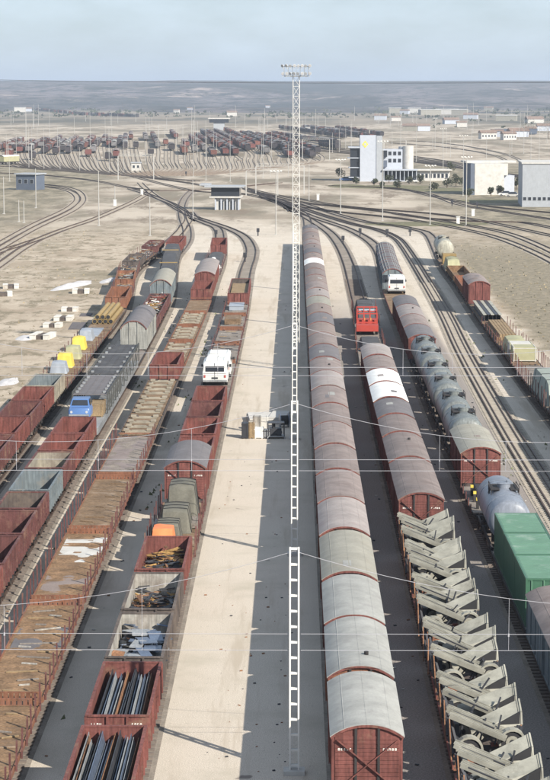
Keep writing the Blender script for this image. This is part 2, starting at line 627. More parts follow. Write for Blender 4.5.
# haze: the blue air between the yard and the ridge
def build_haze():
    b = MB()
    b.box(-15000, 15000, -400, 23000, -60, 190)
    m = bpy.data.materials.new('haze')
    m.use_nodes = True
    n, l = m.node_tree.nodes, m.node_tree.links
    n.remove(n['Principled BSDF'])
    v = n.new('ShaderNodeVolumePrincipled')
    v.inputs['Color'].default_value = (.72, .83, 1.0, 1)
    v.inputs['Density'].default_value = .0001
    v.inputs['Anisotropy'].default_value = .2
    l.new(v.outputs[0], n['Material Output'].inputs['Volume'])
    o = part('haze', b.mesh('haze', m))
    tag(o, kind='stuff')


build_haze()

# ------------------------------------------------------------------ tracks
RT = 0.22      # height of the rail tops


def offset_line(pts, d):
    out = []
    for i, p in enumerate(pts):
        a = pts[max(i - 1, 0)]
        c = pts[min(i + 1, len(pts) - 1)]
        t = (c - a)
        t.z = 0
        t.normalize()
        out.append(Vector((p.x + t.y * d, p.y - t.x * d, p.z)))
    return out


def smooth_line(pts, step=6.0):
    """Catmull-Rom through the points."""
    out = []
    n = len(pts)
    for i in range(n - 1):
        p0, p1, p2, p3 = pts[max(i - 1, 0)], pts[i], pts[i + 1], pts[min(i + 2, n - 1)]
        k = max(1, int((p2 - p1).length / step))
        for j in range(k):
            t = j / k
            out.append(.5 * ((2 * p1) + (p2 - p0) * t + (2 * p0 - 5 * p1 + 4 * p2 - p3) * t * t
                             + (3 * p1 - p0 - 3 * p2 + p3) * t ** 3))
    out.append(pts[-1].copy())
    return out


def strip(b, pts, half, z0, z1, m=0):
    """A long body with a trapezoid section along the points."""
    L, Rr = offset_line(pts, -half), offset_line(pts, half)
    i0 = len(b.v)
    for a, c in zip(L, Rr):
        b.v += [(a.x, a.y, z0), (a.x, a.y, z1), (c.x, c.y, z1), (c.x, c.y, z0)]
    n = len(pts)
    for i in range(n - 1):
        for k in range(3):
            b.f.append((i0 + 4 * i + k, i0 + 4 * i + k + 1, i0 + 4 * i + 5 + k, i0 + 4 * i + 4 + k))
            b.m.append(m)
    b.f.append((i0, i0 + 1, i0 + 2, i0 + 3))
    e = i0 + 4 * (n - 1)
    b.f.append((e + 3, e + 2, e + 1, e))
    b.m += [m, m]


TRACKN = [0]


def track(pts, label, sleepers_to=0.0, bed=M_BALL, bedw=1.5, gauge=1.67, railw=.11, group=None, extra=False, rail=None):
    TRACKN[0] += 1
    z = .006 + .0012 * (TRACKN[0] % 12)
    t = thing('railway_track', label, 'railway track', pts[0].to_tuple(), 0, group)
    o = pts[0]
    loc = [p - o for p in pts]
    b = MB()
    strip(b, loc, bedw, -.02, z + .004)
    part('ballast_bed', b.mesh('ballast_bed', bed), t)
    for sgn in (-1, 1):
        b = MB()
        strip(b, offset_line(loc, sgn * gauge / 2), railw / 2, z, RT)
        part('rail', b.mesh('rail', rail or M_RAIL), t)
    if sleepers_to:
        b = MB()
        acc = 0.0
        for i in range(len(loc) - 1):
            a, c = loc[i], loc[i + 1]
            d = c - a
            L = d.length
            if (a + o).y > sleepers_to:
                break
            nrm = Vector((d.y, -d.x, 0)).normalized()
            dr = d.normalized()
            while acc < L:
                p = a + dr * acc
                q0, q1 = p - nrm * 1.28, p + nrm * 1.28
                b.bar((q0.x, q0.y, .05 + z), (q1.x, q1.y, .05 + z), .24, .09)
                acc += .62
            acc -= L
        part('sleepers', b.mesh('sleepers', M_SLEEPC if extra else M_SLEEP), t, kind='stuff')
    if extra:
        b = MB()
        for sgn in (-.38, .38):
            strip(b, offset_line(loc, sgn), .05, z, .17)
        part('guard_rail', b.mesh('guard_rail', M_RAIL), t, kind='stuff')
    return t


def px_line(*pts):
    return [P(x, y, 0) for x, y in pts]


# straight part (world X at a few depths) followed by the curves of the yard throat
PATH = {}


def make_path(key, near, far):
    PATH[key] = smooth_line([Vector((x, y, 0)) for x, y in near] + px_line(*far))


make_path('T1', [(-22.7, 95), (-22.7, 150), (-22.75, 200), (-22.9, 250), (-23.2, 290)],
          [(131, 276), (152, 258), (168, 243), (181, 231), (184, 225)])
make_path('T2', [(-17.4, 80), (-17.4, 150), (-17.3, 190), (-17.3, 230), (-17.6, 280), (-18.2, 310)],
          [(172, 262), (182, 248), (187, 239), (187, 229), (183, 218), (182, 206), (186, 197), (193, 190)])
make_path('T3', [(-12.8, 60), (-12.8, 130), (-12.6, 200), (-12.5, 280), (-12.9, 340), (-13.3, 385)],
          [(219, 231), (207, 224), (196, 219), (190, 212)])
make_path('T4', [(-7.4, 60), (-7.4, 150), (-7.4, 230), (-7.45, 290)],
          [(246, 272), (250.5, 258), (251, 248), (244, 237), (229, 229), (212, 223), (194, 217), (181, 211), (166, 202), (149, 195), (130, 189)])
make_path('T5', [(2.87, 60), (2.87, 200), (2.87, 330), (2.9, 440)], [(307, 219), (300, 211), (285, 203), (270, 197), (255, 192)])
make_path('T6', [(7.9, 60), (7.9, 150), (7.95, 210), (8.3, 245), (8.75, 275)],
          [(355, 287), (349, 265), (341, 247), (331, 234), (317, 224), (300, 214), (280, 204), (262, 196)])
make_path('T7', [(13.1, 60), (13.1, 150), (13.15, 220), (13.5, 270), (13.9, 320)],
          [(381, 256), (373, 244), (360, 235), (345, 228), (330, 223), (312, 217), (296, 210)])
make_path('T8', [(18.2, 60), (18.2, 160), (18.4, 200), (18.9, 245), (19.9, 300)],
          [(406, 249), (394, 237), (377, 230), (355, 225), (334, 219), (312, 212), (290, 204), (270, 197)])
make_path('T9', [(23.4, 60), (23.4, 190), (23.7, 240), (24.2, 290), (24.8, 330), (25.2, 370)],
          [(430, 236), (416, 230), (395, 226), (370, 223), (345, 217), (322, 210), (300, 203)])
TL = {'T1': 'track under the leftmost train beside the dirt field', 'T2': 'track under the second train from the left edge',
      'T3': 'track under the train of brown flat wagons', 'T4': 'track along the left side of the wide pale gravel strip',
      'T5': 'track under the long train of rounded grey roofs right of the mast', 'T6': 'track under the train with the folded pale trailers',
      'T7': 'track under the train with the green containers', 'T8': 'long empty track on pale gravel right of the tank wagons',
      'T9': 'track under the rightmost train beside the dry grass'}
for k_, ln in PATH.items():
    track(ln, TL[k_], sleepers_to=330 if k_ in ('T8',) else (340 if k_ == 'T6' else 220), extra=(k_ == 'T8'), bed=M_BALLP if k_ == 'T8' else M_BALL)


def at_path(key, y):
    ln = PATH[key]
    if y < ln[0].y:
        return ln[0] + (ln[1] - ln[0]) * ((y - ln[0].y) / (ln[1].y - ln[0].y))
    for i in range(len(ln) - 1):
        a, c = ln[i], ln[i + 1]
        if a.y <= y <= c.y and c.y > a.y:
            t = (y - a.y) / (c.y - a.y)
            return a.lerp(c, t)
    return ln[-1].copy()


def seat(key, y0, y1):
    """Middle and heading of a wagon whose ends stand at y0 and y1 on a track."""
    a, c = at_path(key, y0), at_path(key, y1)
    mid = (a + c) / 2
    return Vector((mid.x, mid.y, RT)), math.atan2(-(c.x - a.x), c.y - a.y), (c - a).length


# ------------------------------------------------------------------ wagons
def add_wheels(t, L, y_ax=None, simple=False):
    def ws(b):
        for s_ in (-1, 1):
            b.tube((s_ * .77, 0, .46), (s_ * .91, 0, .46), .46, 14)
        b.tube((-.95, 0, .46), (.95, 0, .46), .08, 8)
    me = cached('wheelset', ws, 'wheel_set', M_WHEEL)
    for y in (y_ax or (-L * .29, L * .29)):
        part('wheel_set', me, t, (0, y, 0))


def add_frame(t, L, top=1.18, wid=1.25):
    def fr(b):
        for s_ in (-1, 1):
            b.box(s_ * (wid - .12) - .05, s_ * (wid - .12) + .05, -L / 2, L / 2, .92, top - .004)
            for y in (-L * .29, L * .29):
                b.box(s_ * 1.02 - .04, s_ * 1.02 + .04, y - .32, y + .32, .38, .93)
                b.bar((s_ * 1.08, y - .65, .9), (s_ * 1.08, y, .62), .07, .05)
                b.bar((s_ * 1.08, y + .65, .9), (s_ * 1.08, y, .62), .07, .05)
        for s_ in (-1, 1):
            b.box(-wid, wid, s_ * (L / 2 - .08) - .08, s_ * (L / 2 - .08) + .08, .86, top - .008)
        b.box(-.2, .2, -L / 2 + .16, L / 2 - .16, .95, 1.1)
        b.box(-.6, .6, -.3, .3, .55, .94)
    part('underframe', cached(('frame', L, top, wid), fr, 'underframe', M_FRAME), t)


def add_buffers(t, L, simple=False):
    def bu(b):
        b.tube((0, 0, 0), (0, .34, 0), .085, 8)
        b.tube((0, .34, 0), (0, .44, 0), .22, 12)
    me = cached('buffer', bu, 'buffer', M_BUF)
    for e in (-1, 1):
        for s_ in (-1, 1):
            part('buffer', me, t, (s_ * .875, e * L / 2, 1.03), (0, 0, 0 if e > 0 else math.pi))


def add_lettering(b, x0, x1, y, z0, z1, m=1):
    """White stencilled wagon number: a row of small strokes."""
    rr = random.Random(int(x0 * 100) + 5)
    x = x0
    while x < x1 - .05:
        wch = .075
        b.box(x, x + .02, y - .012, y, z0, z1, m)
        if rr.random() < .7:
            b.box(x + .02, x + wch - .02, y - .012, y, z1 - .03, z1, m)
        if rr.random() < .7:
            b.box(x + .02, x + wch - .02, y - .012, y, z0, z0 + .03, m)
        if rr.random() < .7:
            b.box(x + wch - .02, x + wch, y - .012, y, z0, z1, m)
        x += .115


def roof_profile(hw, ze, zc, n=14, th=.05):
    """Closed outline of a shallow barrel roof."""
    top, bot = [], []
    for k in range(n + 1):
        u = -1 + 2 * k / n
        zz = ze + (zc - ze) * (1 - abs(u) ** 2.3)
        top.append((u * hw, zz))
        bot.append((u * (hw - .02), zz - th))
    return bot + top[::-1]


def covered_wagon(t, L, body, roof, near=0, crown=3.80, eave=3.32, hw=1.47, ribs=False):
    zt = 1.18
    far = near == 0

    def side(b):
        # boards with sunk joints, posts outside
        b.box(-.02, .02, -L / 2 + .03, L / 2 - .03, zt, eave - .03)
        nb = 0 if far else 11
        hb = (eave - .05 - zt) / max(nb, 1)
        for k in range(nb):
            b.box(.02, .045, -L / 2 + .05, L / 2 - .05, zt + k * hb + .008, zt + (k + 1) * hb - .008)
        npost = 7
        for k in range(npost + 1):
            y = -L / 2 + .06 + (L - .12) * k / npost
            b.box(.02, .10, y - .045, y + .045, zt, eave - .04)
        b.box(.02, .085, -L / 2, L / 2, zt - .03, zt + .07)
    me = cached(('cside', L, far), side, 'side_wall', body)
    part('side_wall', me, t, (1.30, 0, 0))
    part('side_wall', me, t, (-1.30, 0, 0), (0, 0, math.pi))

    def door(b):
        b.box(.045, .125, -.95, .95, zt + .06, eave - .12)
        for k in range(9):
            z = zt + .1 + k * .215
            b.box(.125, .137, -.9, .9, z, z + .2)
        for y in (-.9, 0, .9):
            b.box(.137, .165, y - .04, y + .04, zt + .06, eave - .12)
        b.box(.02, .17, -2.1, 2.1, eave - .10, eave - .05)
    me = cached(('cdoor',), door, 'side_door', body)
    part('side_door', me, t, (1.30, 0, 0))
    part('side_door', me, t, (-1.30, 0, 0), (0, 0, math.pi))

    def arch(x):
        return eave + (crown - eave) * (1 - abs(x / hw) ** 2.3) - .07

    def end(b):
        y0, y1 = -.03, .03
        n = 10
        prof = [(-1.28, zt), (1.28, zt)] + [(1.28 - 2.56 * k / n, arch(1.28 - 2.56 * k / n)) for k in range(n + 1)]
        b.prism_y(prof, y0, y1)
        if near < 2:
            hb = .165
            k = 0
            while zt + (k + 1) * hb < arch(1.2):
                b.box(-1.26, 1.26, -.048, -.03, zt + k * hb + .008, zt + (k + 1) * hb - .008)
                k += 1
        if near:
            if near < 3:
                add_lettering(b, -1.15, -.55, -.052, 2.74, 2.83)
                add_lettering(b, .62, 1.15, -.052, 2.74, 2.83)
    me = cached(('cend', near, eave, crown), end, 'end_wall', [body, M_PLATE])
    ends = [part('end_wall', me, t, (0, -L / 2 + .05, 0)), part('end_wall', me, t, (0, L / 2 - .05, 0), (0, 0, math.pi))]
    if near >= 2:        # nearest wagons: every end board is a piece of its own
        for x0, x1 in ((-1.26, -.50), (-.40, .40), (.50, 1.26)):
            def plank(b):
                b.box(x0, x1, -.025, 0, 0, .15)
            mp_ = cached(('eplank', x0), plank, 'plank', body)
            for k in range(13):
                if zt + k * .165 + .15 < arch(max(abs(x0), abs(x1))):
                    part('plank', mp_, ends[0], (0, -.030, zt + k * .165 + .008))

    def post(b):
        b.box(-.05, .05, -.12, -.03, .95, arch(.5))
    me = cached(('cpost', eave, crown), post, 'end_post', M_FRAME if near else body)
    for e in (-1, 1):
        for x in (-.45, .45):
            part('end_post', me, t, (x, e * (L / 2 - .05), 0), (0, 0, 0 if e < 0 else math.pi))
    if near:
        def brace(b):
            b.bar((-1.2, -.145, 3.2), (1.1, -.145, 1.25), .07, .04)
        part('end_brace', cached('cbrace', brace, 'end_brace', body), t, (0, -L / 2 + .05, 0))
        if near >= 2:
            part('end_brace', cached('cbrace2', lambda b: b.bar((1.2, -.19, 3.2), (-1.1, -.19, 1.25), .06, .04), 'end_brace', body), t,
                 (0, -L / 2 + .05, 0))

    def rf(b):
        b.prism_y(roof_profile(hw, eave, crown), -L / 2 - .06, L / 2 + .06)
        b.box(-.025, .025, -L / 2 - .05, L / 2 + .05, crown - .02, crown + .006)
        if near:
            for x in (-.9, .9):     # the lapped edges of the roofing felt
                zz = eave + (crown - eave) * (1 - abs(x / hw) ** 2.3)
                b.bar((x, -L / 2 - .04, zz), (x, L / 2 + .04, zz), .03, .006, roll=0)
    part('roof', cached(('croof', L, near > 0, hw, eave, crown), rf, 'roof', roof, smooth=True), t)
    rz_ = random.Random(int(L * 8) + len(bpy.data.objects))
    if not ribs and rz_.random() < .45:
        for q in range(rz_.choice([1, 1, 2])):
            x_ = rz_.uniform(-.8, .4)
            x2_ = x_ + rz_.uniform(.35, .6)
            f_ = lambda v: eave + (crown - eave) * (1 - abs(v / hw) ** 2.3) + .006
            y_ = rz_.uniform(-L * .4, L * .3)
            pb = MB()
            xm = (x_ + x2_) / 2
            ly_ = rz_.uniform(.8, 2.0)
            pb.quad((x_, y_, f_(x_)), (xm, y_, f_(xm)), (xm, y_ + ly_, f_(xm)), (x_, y_ + ly_, f_(x_)))
            pb.quad((xm, y_, f_(xm)), (x2_, y_, f_(x2_)), (x2_, y_ + ly_, f_(x2_)), (xm, y_ + ly_, f_(xm)))
            part('roof_patch', pb.mesh('roof_patch', rz_.choice([ROOF['brown'], ROOF['pink'], ROOF['grey'], ROOF['dark']])), t)
    if not ribs and rz_.random() < .15:
        part('roof_vent', cached('rvent', lambda b: b.tube((0, 0, 0), (0, 0, .16), .1, 10), 'roof_vent', M_FRAME), t, (.3, rz_.uniform(-L * .3, L * .3), crown - .03))
    if ribs:
        for e_ in (-1, 1):
            for x_ in (-.95, .95, 0):
                part('end_window', cached(('ewin', eave), lambda b: b.box(-.38, .38, -.02, .02, 0, 1.05), 'end_window', M_GLASS), t, (x_, e_ * (L / 2 + .02), 2.1))
        for x_ in (-1.1, -.75, -.4, .4, .75, 1.1):
            zz_ = eave + (crown - eave) * (1 - abs(x_ / hw) ** 2.3)
            part('roof_batten', cached(('rbat', L), lambda b: b.box(-.04, .04, -L / 2, L / 2, -.02, .035), 'roof_batten', ROOF['grey']), t, (x_, 0, zz_))
        def rib(b):
            pr = roof_profile(hw + .01, eave + .05, crown + .05, th=.06)
            b.prism_y(pr, -.05, .05)
        me = cached('roofrib', rib, 'roof_rib', RED[1])
        for k in range(2):
            part('roof_rib', me, t, (0, -L / 2 + L * (k + .5) / 2, 0))

    def fascia(b):
        pr = [(x, z - .004) for x, z in roof_profile(hw - .03, eave - .01, crown - .01, th=.10)]
        b.prism_y(pr, -L / 2 - .075, -L / 2 - .061)
    part('roof_edge', cached(('fascia', L, hw), fascia, 'roof_edge', RED[0]), t)
    add_frame(t, L)
    add_wheels(t, L)
    add_buffers(t, L)


def open_wagon(t, L, paint, wall=2.55, inner=None, posts=4, letters=False):
    zt = 1.18
    inner = inner or paint

    def floor_(b):
        b.box(-1.25, 1.25, -L / 2 + .06, L / 2 - .06, zt - .06, zt)
    part('floor', cached(('ofloor', L), floor_, 'floor', inner), t)

    def side(b):
        b.box(-.03, .0, -L / 2 + .05, L / 2 - .05, zt, wall - .04, 1)
        b.box(.0, .03, -L / 2 + .02, L / 2 - .02, zt - .05, wall - .04, 0)
        b.box(-.05, .09, -L / 2 - .02, L / 2 + .02, wall - .04, wall + .03, 0)
        n = 8
        for k in range(n + 1):
            y = -L / 2 + .07 + (L - .14) * k / n
            b.box(.03, .12, y - .05, y + .05, zt - .05, wall - .04, 0)
        b.box(.03, .07, -L / 2 + .02, L / 2 - .02, zt + .62, zt + .7, 0)
    me = cached(('oside', L, wall), side, 'side_wall', [paint, inner])
    part('side_wall', me, t, (1.27, 0, 0))
    part('side_wall', me, t, (-1.27, 0, 0), (0, 0, math.pi))

    def end(b):
        b.box(-1.27, 1.27, .0, .03, zt, wall - .04, 1)
        b.box(-1.27, 1.27, -.03, .0, zt - .03, wall - .04, 0)
        b.box(-1.215, 1.215, -.09, .05, wall - .042, wall + .028, 0)
        for x in (-.42, .42):
            b.box(x - .05, x + .05, -.12, -.03, .95, wall - .045, 0)
        if letters:
            add_lettering(b, -1.1, -.6, -.034, wall - .45, wall - .33, 2)
            add_lettering(b, .6, 1.1, -.034, wall - .45, wall - .33, 2)
    me = cached(('oend', wall, letters), end, 'end_wall', [paint, inner, M_PLATE])
    part('end_wall', me, t, (0, -L / 2 + .04, 0))
    part('end_wall', me, t, (0, L / 2 - .04, 0), (0, 0, math.pi))
    add_frame(t, L, top=1.12)
    add_wheels(t, L)
    add_buffers(t, L)


def flat_wagon(t, L, deckm, stakes=0, head=0, stake_h=1.2, near=False, bogies=False, wid=1.4, sidem=None, low_side=0.0):
    zt = 1.18
    bw = .22

    def dk(b):
        n = int(L / bw)
        rr = random.Random(3)
        for k in range(n):
            y = -L / 2 + k * L / n
            dz = rr.uniform(-.012, .004)
            b.box(-wid, wid, y + .012, y + L / n - .012, zt - .07, zt + dz)
        b.box(-wid + .03, wid - .03, -L / 2, L / 2, zt - .09, zt - .05)
    part('deck_planks', cached(('deck', L, wid), dk, 'deck_planks', deckm), t, kind='stuff')

    def edge(b):
        for s_ in (-1, 1):
            b.box(s_ * (wid + .03) - .03, s_ * (wid + .03) + .03, -L / 2, L / 2, zt - .16, zt + .02 + low_side)
    part('side_sill', cached(('sill', L, wid, low_side), edge, 'side_sill', sidem or RED[1]), t)
    if head:
        nb = 11
        def hb(b):
            b.box(-wid, wid, -.03, .03, zt - .2, zt + .03)
            b.box(-wid, wid, -.03, .03, zt + head - .08, zt + head)
        me = cached(('headb', wid, head), hb, 'headboard', RED[2])

        def bd(b):
            b.box(-.10, .10, -.025, .025, zt + .03, zt + head - .08)
        me2 = cached(('headbd', head), bd, 'board', RED[2])
        for e in (-1, 1):
            h_ = part('headboard', me, t, (0, e * (L / 2 - .04), 0))
            if near:
                for k in range(nb):
                    part('board', me2, h_, (-wid + .12 + (2 * wid - .24) * k / (nb - 1), 0, 0))
            else:
                pass
        if not near:
            part('headboard', cached(('headfull', wid, head), lambda b: b.box(-wid + .05, wid - .05, -.02, .02, zt + .03, zt + head - .08),
                                     'headboard', RED[2]), t, (0, -L / 2 + .04, 0))
    if stakes:
        def st(b):
            b.box(-.035, .035, -.045, .045, zt - .15, zt + stake_h)
        me = cached(('stake', stake_h), st, 'stake', RED[1])
        for s_ in (-1, 1):
            for k in range(stakes):
                part('stake', me, t, (s_ * (wid + .098), -L / 2 + .4 + (L - .8) * k / max(stakes - 1, 1), 0),
                     (0, R(random.uniform(-1.5, 1.5)), 0))
    add_frame(t, L, top=1.10)
    if bogies:
        add_wheels(t, L, (-L / 2 + 1.6, -L / 2 + 3.4, L / 2 - 3.4, L / 2 - 1.6))
    else:
        add_wheels(t, L)
    add_buffers(t, L)


def tank_wagon(t, L, paint, r=1.32, cz=2.62):
    add_frame(t, L, top=1.16)
    add_wheels(t, L)
    add_buffers(t, L)

    def brl(b):
        l2 = L / 2 - .35
        b.lathe_y([(-l2, .02), (-l2 + .03, r * .45), (-l2 + .12, r * .8), (-l2 + .28, r * .965), (-l2 + .45, r),
                   (l2 - .45, r), (l2 - .28, r * .965), (l2 - .12, r * .8), (l2 - .03, r * .45), (l2, .02)], 32, cz=cz)
    part('barrel', cached(('barrel', L, r, cz), brl, 'barrel', paint, smooth=True), t)

    def band(b):
        b.lathe_y([(-.05, r + .002), (-.05, r + .02), (.05, r + .02), (.05, r + .002)], 32, cz=cz)
    me = cached(('band', r, cz), band, 'band', M_FRAME if paint is M_TANKC else paint, smooth=False)
    for y in (-L * .25, L * .25):
        part('band', me, t, (0, y, 0))

    def dome(b):
        b.tube((0, 0, cz + r - .12), (0, 0, cz + r + .26), .42, 18)
        b.tube((0, 0, cz + r + .26), (0, 0, cz + r + .32), .46, 18, r2=.3)
        b.tube((.2, 0, cz + r + .3), (.2, 0, cz + r + .45), .06, 8)
    part('filling_dome', cached(('dome', r, cz), dome, 'filling_dome', paint, smooth=True), t)

    def walk(b):
        for k in range(14):
            b.box(.34 + 0, .34 + .5, -1.05 + k * .15, -.94 + k * .15, cz + r - .01, cz + r + .025, 0)
        b.box(.36, .40, -1.05, 1.05, cz + r - .05, cz + r + .01)
        for y in (-.9, .9):
            b.box(.38, .86, y - .03, y + .03, cz + r - .06, cz + r - .01)
        for x in (.86,):
            b.box(x - .02, x + .02, -1.05, 1.05, cz + r - .12, cz + r + .03)
            for y in (-1.0, 1.0):
                b.box(x - .02, x + .02, y - .02, y + .02, cz + r - .4, cz + r + .22)
            b.box(x - .02, x + .02, -1.0, 1.0, cz + r + .18, cz + r + .22)
    for q in (0, math.pi):
        part('walkway', cached(('walk', r, cz), walk, 'walkway', M_FRAME), t, rot=(0, 0, q))

    def lad(b):
        for y in (-.2, .2):
            b.bar((r + .1, y, 1.1), (.86, y, cz + r), .05)
        for k in range(9):
            f = k / 9
            b.bar((r + .1 + (.76 - r) * f, -.2, 1.2 + (cz + r - 1.2) * f), (r + .1 + (.76 - r) * f, .2, 1.2 + (cz + r - 1.2) * f), .035)
    part('ladder', cached(('lad', r, cz), lad, 'ladder', M_FRAME), t)
    part('ladder', cached(('lad', r, cz), lad, 'ladder', M_FRAME), t, rot=(0, 0, math.pi))

    def sad(b):
        for y in (-L * .3, L * .3):
            b.box(-1.0, 1.0, y - .12, y + .12, 1.1, cz - r * .72)
    part('saddle', cached(('sad', L, r, cz), sad, 'saddle', M_FRAME), t)


COLNAME = {}
ORD = ['first', 'second', 'third', 'fourth', 'fifth', 'sixth', 'seventh', 'eighth', 'ninth', 'tenth', 'eleventh', 'twelfth',
       'thirteenth', 'fourteenth', 'fifteenth', 'sixteenth', 'seventeenth', 'eighteenth', 'nineteenth', 'twentieth']


def ordn(i):
    if i < 19:
        return ORD[i]
    d, r_ = divmod(i + 1, 10)
    tens = ['twenty', 'thirty', 'forty', 'fifty', 'sixty', 'seventy'][d - 2]
    if r_ == 0:
        return tens[:-1] + 'ieth'
    return tens + ' ' + ORD[r_ - 1]


TRAIN = {'T1': 'leftmost train', 'T2': 'second train from left', 'T3': 'brown flats train', 'T4': 'gravel side train',
         'T5': 'central roofed train', 'T6': 'folded trailer train', 'T7': 'container train', 'T9': 'rightmost train'}
GROUP = {'covered': 'covered wagons in the yard', 'open': 'open wagons in the yard', 'flat': 'flat wagons in the yard',
         'tank': 'tank wagons in the yard'}
COUNT = {}


def wagon(key, kind, zc0, zc1, desc, visible=True, gap=.9, **kw):
    """Stand a wagon on track `key` with its buffers between two depths; returns the thing and its deck frame."""
    y0, y1 = Yz(zc0), Yz(zc1)
    loc, rz, L = seat(key, y0, y1)
    L = round((L - gap) * 4) / 4
    if visible:
        i = COUNT.get(key, 0)
        COUNT[key] = i + 1
        lab = f"{desc}, {ordn(i)} nearest in {TRAIN[key]}"
    else:
        lab = f"{desc}, near part of {TRAIN[key]}"
    nm = {'covered': 'covered_wagon', 'open': 'open_wagon', 'flat': 'flat_wagon', 'tank': 'tank_wagon'}[kind]
    t = thing(nm, lab, {'covered': 'covered wagon', 'open': 'open wagon', 'flat': 'flat wagon', 'tank': 'tank wagon'}[kind], loc, rz, GROUP[kind])
    {'covered': covered_wagon, 'open': open_wagon, 'flat': flat_wagon, 'tank': tank_wagon}[kind](t, L, **kw)
    t['_l'] = L
    return t


def on(t, x, y, z):
    """World point from a wagon's own coordinates (z above rail top)."""
    M = Matrix.Rotation(t.rotation_euler.z, 4, 'Z')
    return t.location + (M @ Vector((x, y, z)))


# ---------------- train 5: covered wagons, centre
rn = {'grey': 'light grey roof', 'pink': 'faded pinkish roof', 'rose': 'pale rose roof', 'dark': 'dark grey roof', 'brown': 'brown grey roof',
      'white': 'white roof', 'tan': 'bleached tan roof'}
f5 = [727, 668, 615, 572, 528, 496, 468, 443, 421, 402, 385, 370]
z5 = [53410 / (y - 95) for y in f5]
z5 = z5 + [z5[-1] + 10.4 * k for k in range(1, 22)]
c5 = ['grey', 'grey', 'grey', 'tan', 'rose', 'pink', 'pink', 'pink', 'pink', 'pink', 'rose', 'pink', 'dark', 'pink', 'brown', 'dark', 'brown',
      'tan', 'rose', 'pink', 'brown', 'pink', 'pink', 'white', 'brown', 'dark', 'pink', 'pink', 'brown', 'pink', 'brown', 'dark']
for i in range(len(z5) - 1):
    near = 2 if i == 0 else (1 if i < 9 else 0)
    wagon('T5', 'covered', z5[i], z5[i + 1], f"red brown covered wagon with {rn[c5[i]]}", gap=.85 if i < 20 else .9,
          body=RED[(i * 2) % 3 if i else 0], roof=ROOF[c5[i]], near=near, crown=[3.80, 3.84, 3.78][i % 3])

# ---------------- train 6: folded trailers on flats, covered wagons, red machine
tr_flats = []
z6 = [77.4, 87.4, 97.6, 107.6, 117.6, 125.6, 133.6]
for i in range(len(z6) - 1):
    tr_flats.append(wagon('T6', 'flat', z6[i], z6[i + 1], 'red flat wagon carrying folded pale trailers', deckm=M_OPENB, stakes=0, head=.45,
                          sidem=RED[0]))
for z0, z1, c, nr in ((134.2, 148, 'pink', 2), (148, 159, 'pink', 1), (159, 168, 'pink', 1), (168, 177, 'dark', 0), (177, 187, 'white', 0),
                      (187, 196, 'white', 0), (196, 206, 'pink', 0), (206, 216, 'rose', 0)):
    wagon('T6', 'covered', z0, z1, f"red brown covered wagon with {rn[c]}", body=RED[0], roof=ROOF[c], near=nr)
wagon('T6', 'flat', 216.5, 229, 'dark low flat wagon with black frame ends', deckm=M_SLAT3, head=.5, sidem=M_FRAME)
fl_b = wagon('T6', 'flat', 229, 243, 'dark flat wagon loaded with a grey tarped stack', deckm=M_SLAT3, stakes=6, sidem=M_FRAME)
fl_m = wagon('T6', 'flat', 243, 257, 'dark flat wagon carrying the bright red machine', deckm=M_SLAT3, sidem=M_FRAME)
fl_c = wagon('T6', 'flat', 257, 277, 'dark flat wagon with a long grey load', deckm=M_SLAT3, stakes=8, sidem=M_FRAME, bogies=True)

# ---------------- train 7
for z0, z1 in ((71, 82.5),):
    wagon('T7', 'covered', z0, z1, 'dark covered wagon with mauve roof just outside view', visible=False, body=RED[1], roof=ROOF['dark'], near=0)
for z0, z1 in ((82.5, 95.5), (95.5, 109.5)):
    wagon('T7', 'covered', z0, z1, 'dark walled covered wagon with pale mauve grey roof', body=M_OPENG, roof=ROOF['pink'], near=1)
ct_flat = wagon('T7', 'flat', 109.8, 130, 'dark bogie flat wagon under three green containers', deckm=M_SLAT3, sidem=M_FRAME, bogies=True, wid=1.25)
wagon('T7', 'tank', 130.2, 141, 'glossy blue grey tank wagon', paint=M_TANKB)
blk = wagon('T7', 'flat', 141, 151.3, 'black flat wagon with yellow tipped fittings', deckm=M_SLAT3, sidem=M_FRAME, stakes=5, stake_h=.5)
wagon('T7', 'covered', 151.6, 163, 'red brown covered wagon with bleached tan roof', body=RED[0], roof=ROOF['tan'], near=2)
z7 = [163.4, 173, 183, 193, 203, 213, 223]
for i in range(6):
    wagon('T7', 'tank', z7[i], z7[i + 1], 'weathered grey tank wagon with dome', paint=M_TANK, r=1.36 if i % 2 == 0 else 1.28)
for z0, z1, c in ((223.2, 234, 'dark'), (234, 244.5, 'pink'), (244.5, 256, 'rose'), (256, 268, 'dark')):
    wagon('T7', 'covered', z0, z1, f"red brown covered wagon with {rn[c]}", body=RED[0], roof=ROOF[c])
van_flat = wagon('T7', 'flat', 268.3, 303, 'long low flat wagon carrying one white van', deckm=M_SLAT, bogies=True, sidem=RED[0])
for z0, z1, c in ((304, 322, 'dark'), (322, 341, 'dark'), (341, 360, 'dark')):
    wagon('T7', 'covered', z0, z1, 'tall dark ribbed covered wagon with red roof ribs', body=M_OPENG, roof=ROOF[c], ribs=True, crown=4.1, eave=3.4)

